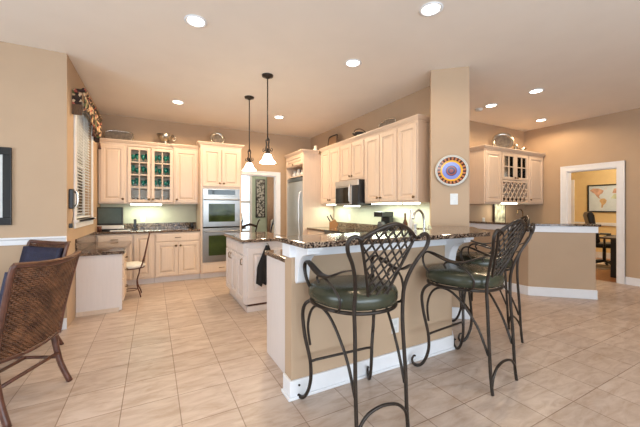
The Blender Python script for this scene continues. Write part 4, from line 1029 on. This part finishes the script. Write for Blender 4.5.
# ------------------------------------------------------------ dining room contents
ar = thing('framed_artwork', 'tall black and white framed artwork on the green dining room wall', 'picture', (3.13, 10, 1.62))
mb = MB().box(-.16, .16, -.03, -.002, .60, .63).box(-.16, .16, -.03, -.002, -.63, -.60).box(-.16, -.13, -.03, -.002, -.60, .60).box(.13, .16, -.03, -.002, -.60, .60); mb.build('frame', blackp, ar)
inkm = plain('ink_pattern', (.35, .35, .33), .6, var=.85, scale=15)
inkm.node_tree.nodes['Color Ramp'].color_ramp.elements[0].position = .46; inkm.node_tree.nodes['Color Ramp'].color_ramp.elements[1].position = .54
inkm.node_tree.nodes['Color Ramp'].color_ramp.elements[1].color = (.50, .50, .47, 1)
box(-.13, .13, -.008, -.003, -.60, .60).build('print', inkm, ar)
cu = thing('curtain', 'beige full length curtain beside the artwork in the dining room', 'curtain', (3.52, 9.93, 0))
vs = []; n = 40
for i in range(n+1):
    x = -.18+.40*i/n; vs += [(x, .03*math.sin(i*1.1), .03), (x, .03*math.sin(i*1.1), 2.6)]
m0 = len(vs); vs += [(x, y-.01, z) for x, y, z in vs]; fs = []
for i in range(n): a = 2*i; fs += [(a, a+2, a+3, a+1), (m0+a, m0+a+1, m0+a+3, m0+a+2), (a, m0+a, m0+a+2, a+2), (a+1, a+3, m0+a+3, m0+a+1)]
fs += [(0, 1, m0+1, m0), (2*n, m0+2*n, m0+2*n+1, 2*n+1)]
MB().add(vs, fs, True).build('fabric', plain('beige_curtain', (.55, .40, .30), .85), cu)
dt = thing('formal_dining_table', 'dark dining table seen through the back doorway', 'table', (1.75, 8.75, 0))
MB().lathe([(.001, .73), (.55, .73), (.57, .74), (.57, .76), (.001, .765)], (0, 0, 0), 36).build('tabletop', espresso, dt)
MB().lathe([(.001, 0), (.25, 0), (.08, .08), (.06, .4), (.10, .6), (.16, .729), (.001, .7295)], (0, 0, 0), 20).build('pedestal', espresso, dt)
def dchair(loc, rz, label, cloth):
    r = thing('dining_chair', label, 'chair', loc, rz, 'formal dining chairs')
    for sx, sy in ((-1, 1), (1, 1)): MB().tube([(sx*.20, sy*.20, .43), (sx*.21, sy*.22, 0)], .018, 6, smooth=0).build('leg', espresso, r)
    for s in (-1, 1): MB().tube([(s*.19, -.27, 0), (s*.19, -.21, .3), (s*.19, -.20, .5), (s*.21, -.23, .75), (s*.24, -.30, .98), (s*.25, -.34, 1.0)], .018, 8, smooth=2).build('leg', espresso, r)
    MB().prism([(-.22, -.2), (.22, -.2), (.25, .24), (-.25, .24)], .43, .48).build('seat', cream, r, .01)
    MB().tube([(-.22, -.25, .84), (0, -.27, .90), (.22, -.25, .84)], .03, 8, flat=(1, .5)).build('crest_rail', espresso, r)
    MB().tube([(-.20, -.22, .64), (0, -.24, .68), (.20, -.22, .64)], .02, 8, flat=(1, .5)).build('splat', espresso, r)
    if cloth: box(-.17, .17, -.262, -.21, .5, .98).build('back_cover', cream, r, .012)
dchair((1.98, 7.72, 0), .35, 'dark dining chair with curved arms nearest the back doorway', False)
dchair((2.66, 8.15, 0), math.radians(60), 'dark framed dining chair with a white back beyond the doorway', True)
tl = thing('table_lamp', 'white shaded table lamp near the dining room window', 'lamp', (2.12, 8.85, .766))
MB().lathe([(.001, 0), (.08, 0), (.03, .03), (.025, .2), (.001, .2)], (0, 0, 0), 16).build('base', white, tl)
MB().lathe([(.14, .20), (.11, .40), (.105, .40), (.135, .20)], (0, 0, 0), 20).build('shade', white, tl)
area('dining_window_daylight', (2.1, 9.9, 1.5), (-PI/2, 0, 0), 1.1, 1.9, 25, (.85, .93, 1))
tag(box(-14, 16, -14, 22, -.3, -.15).build('ground_outside', pale_ground), kind='structure')
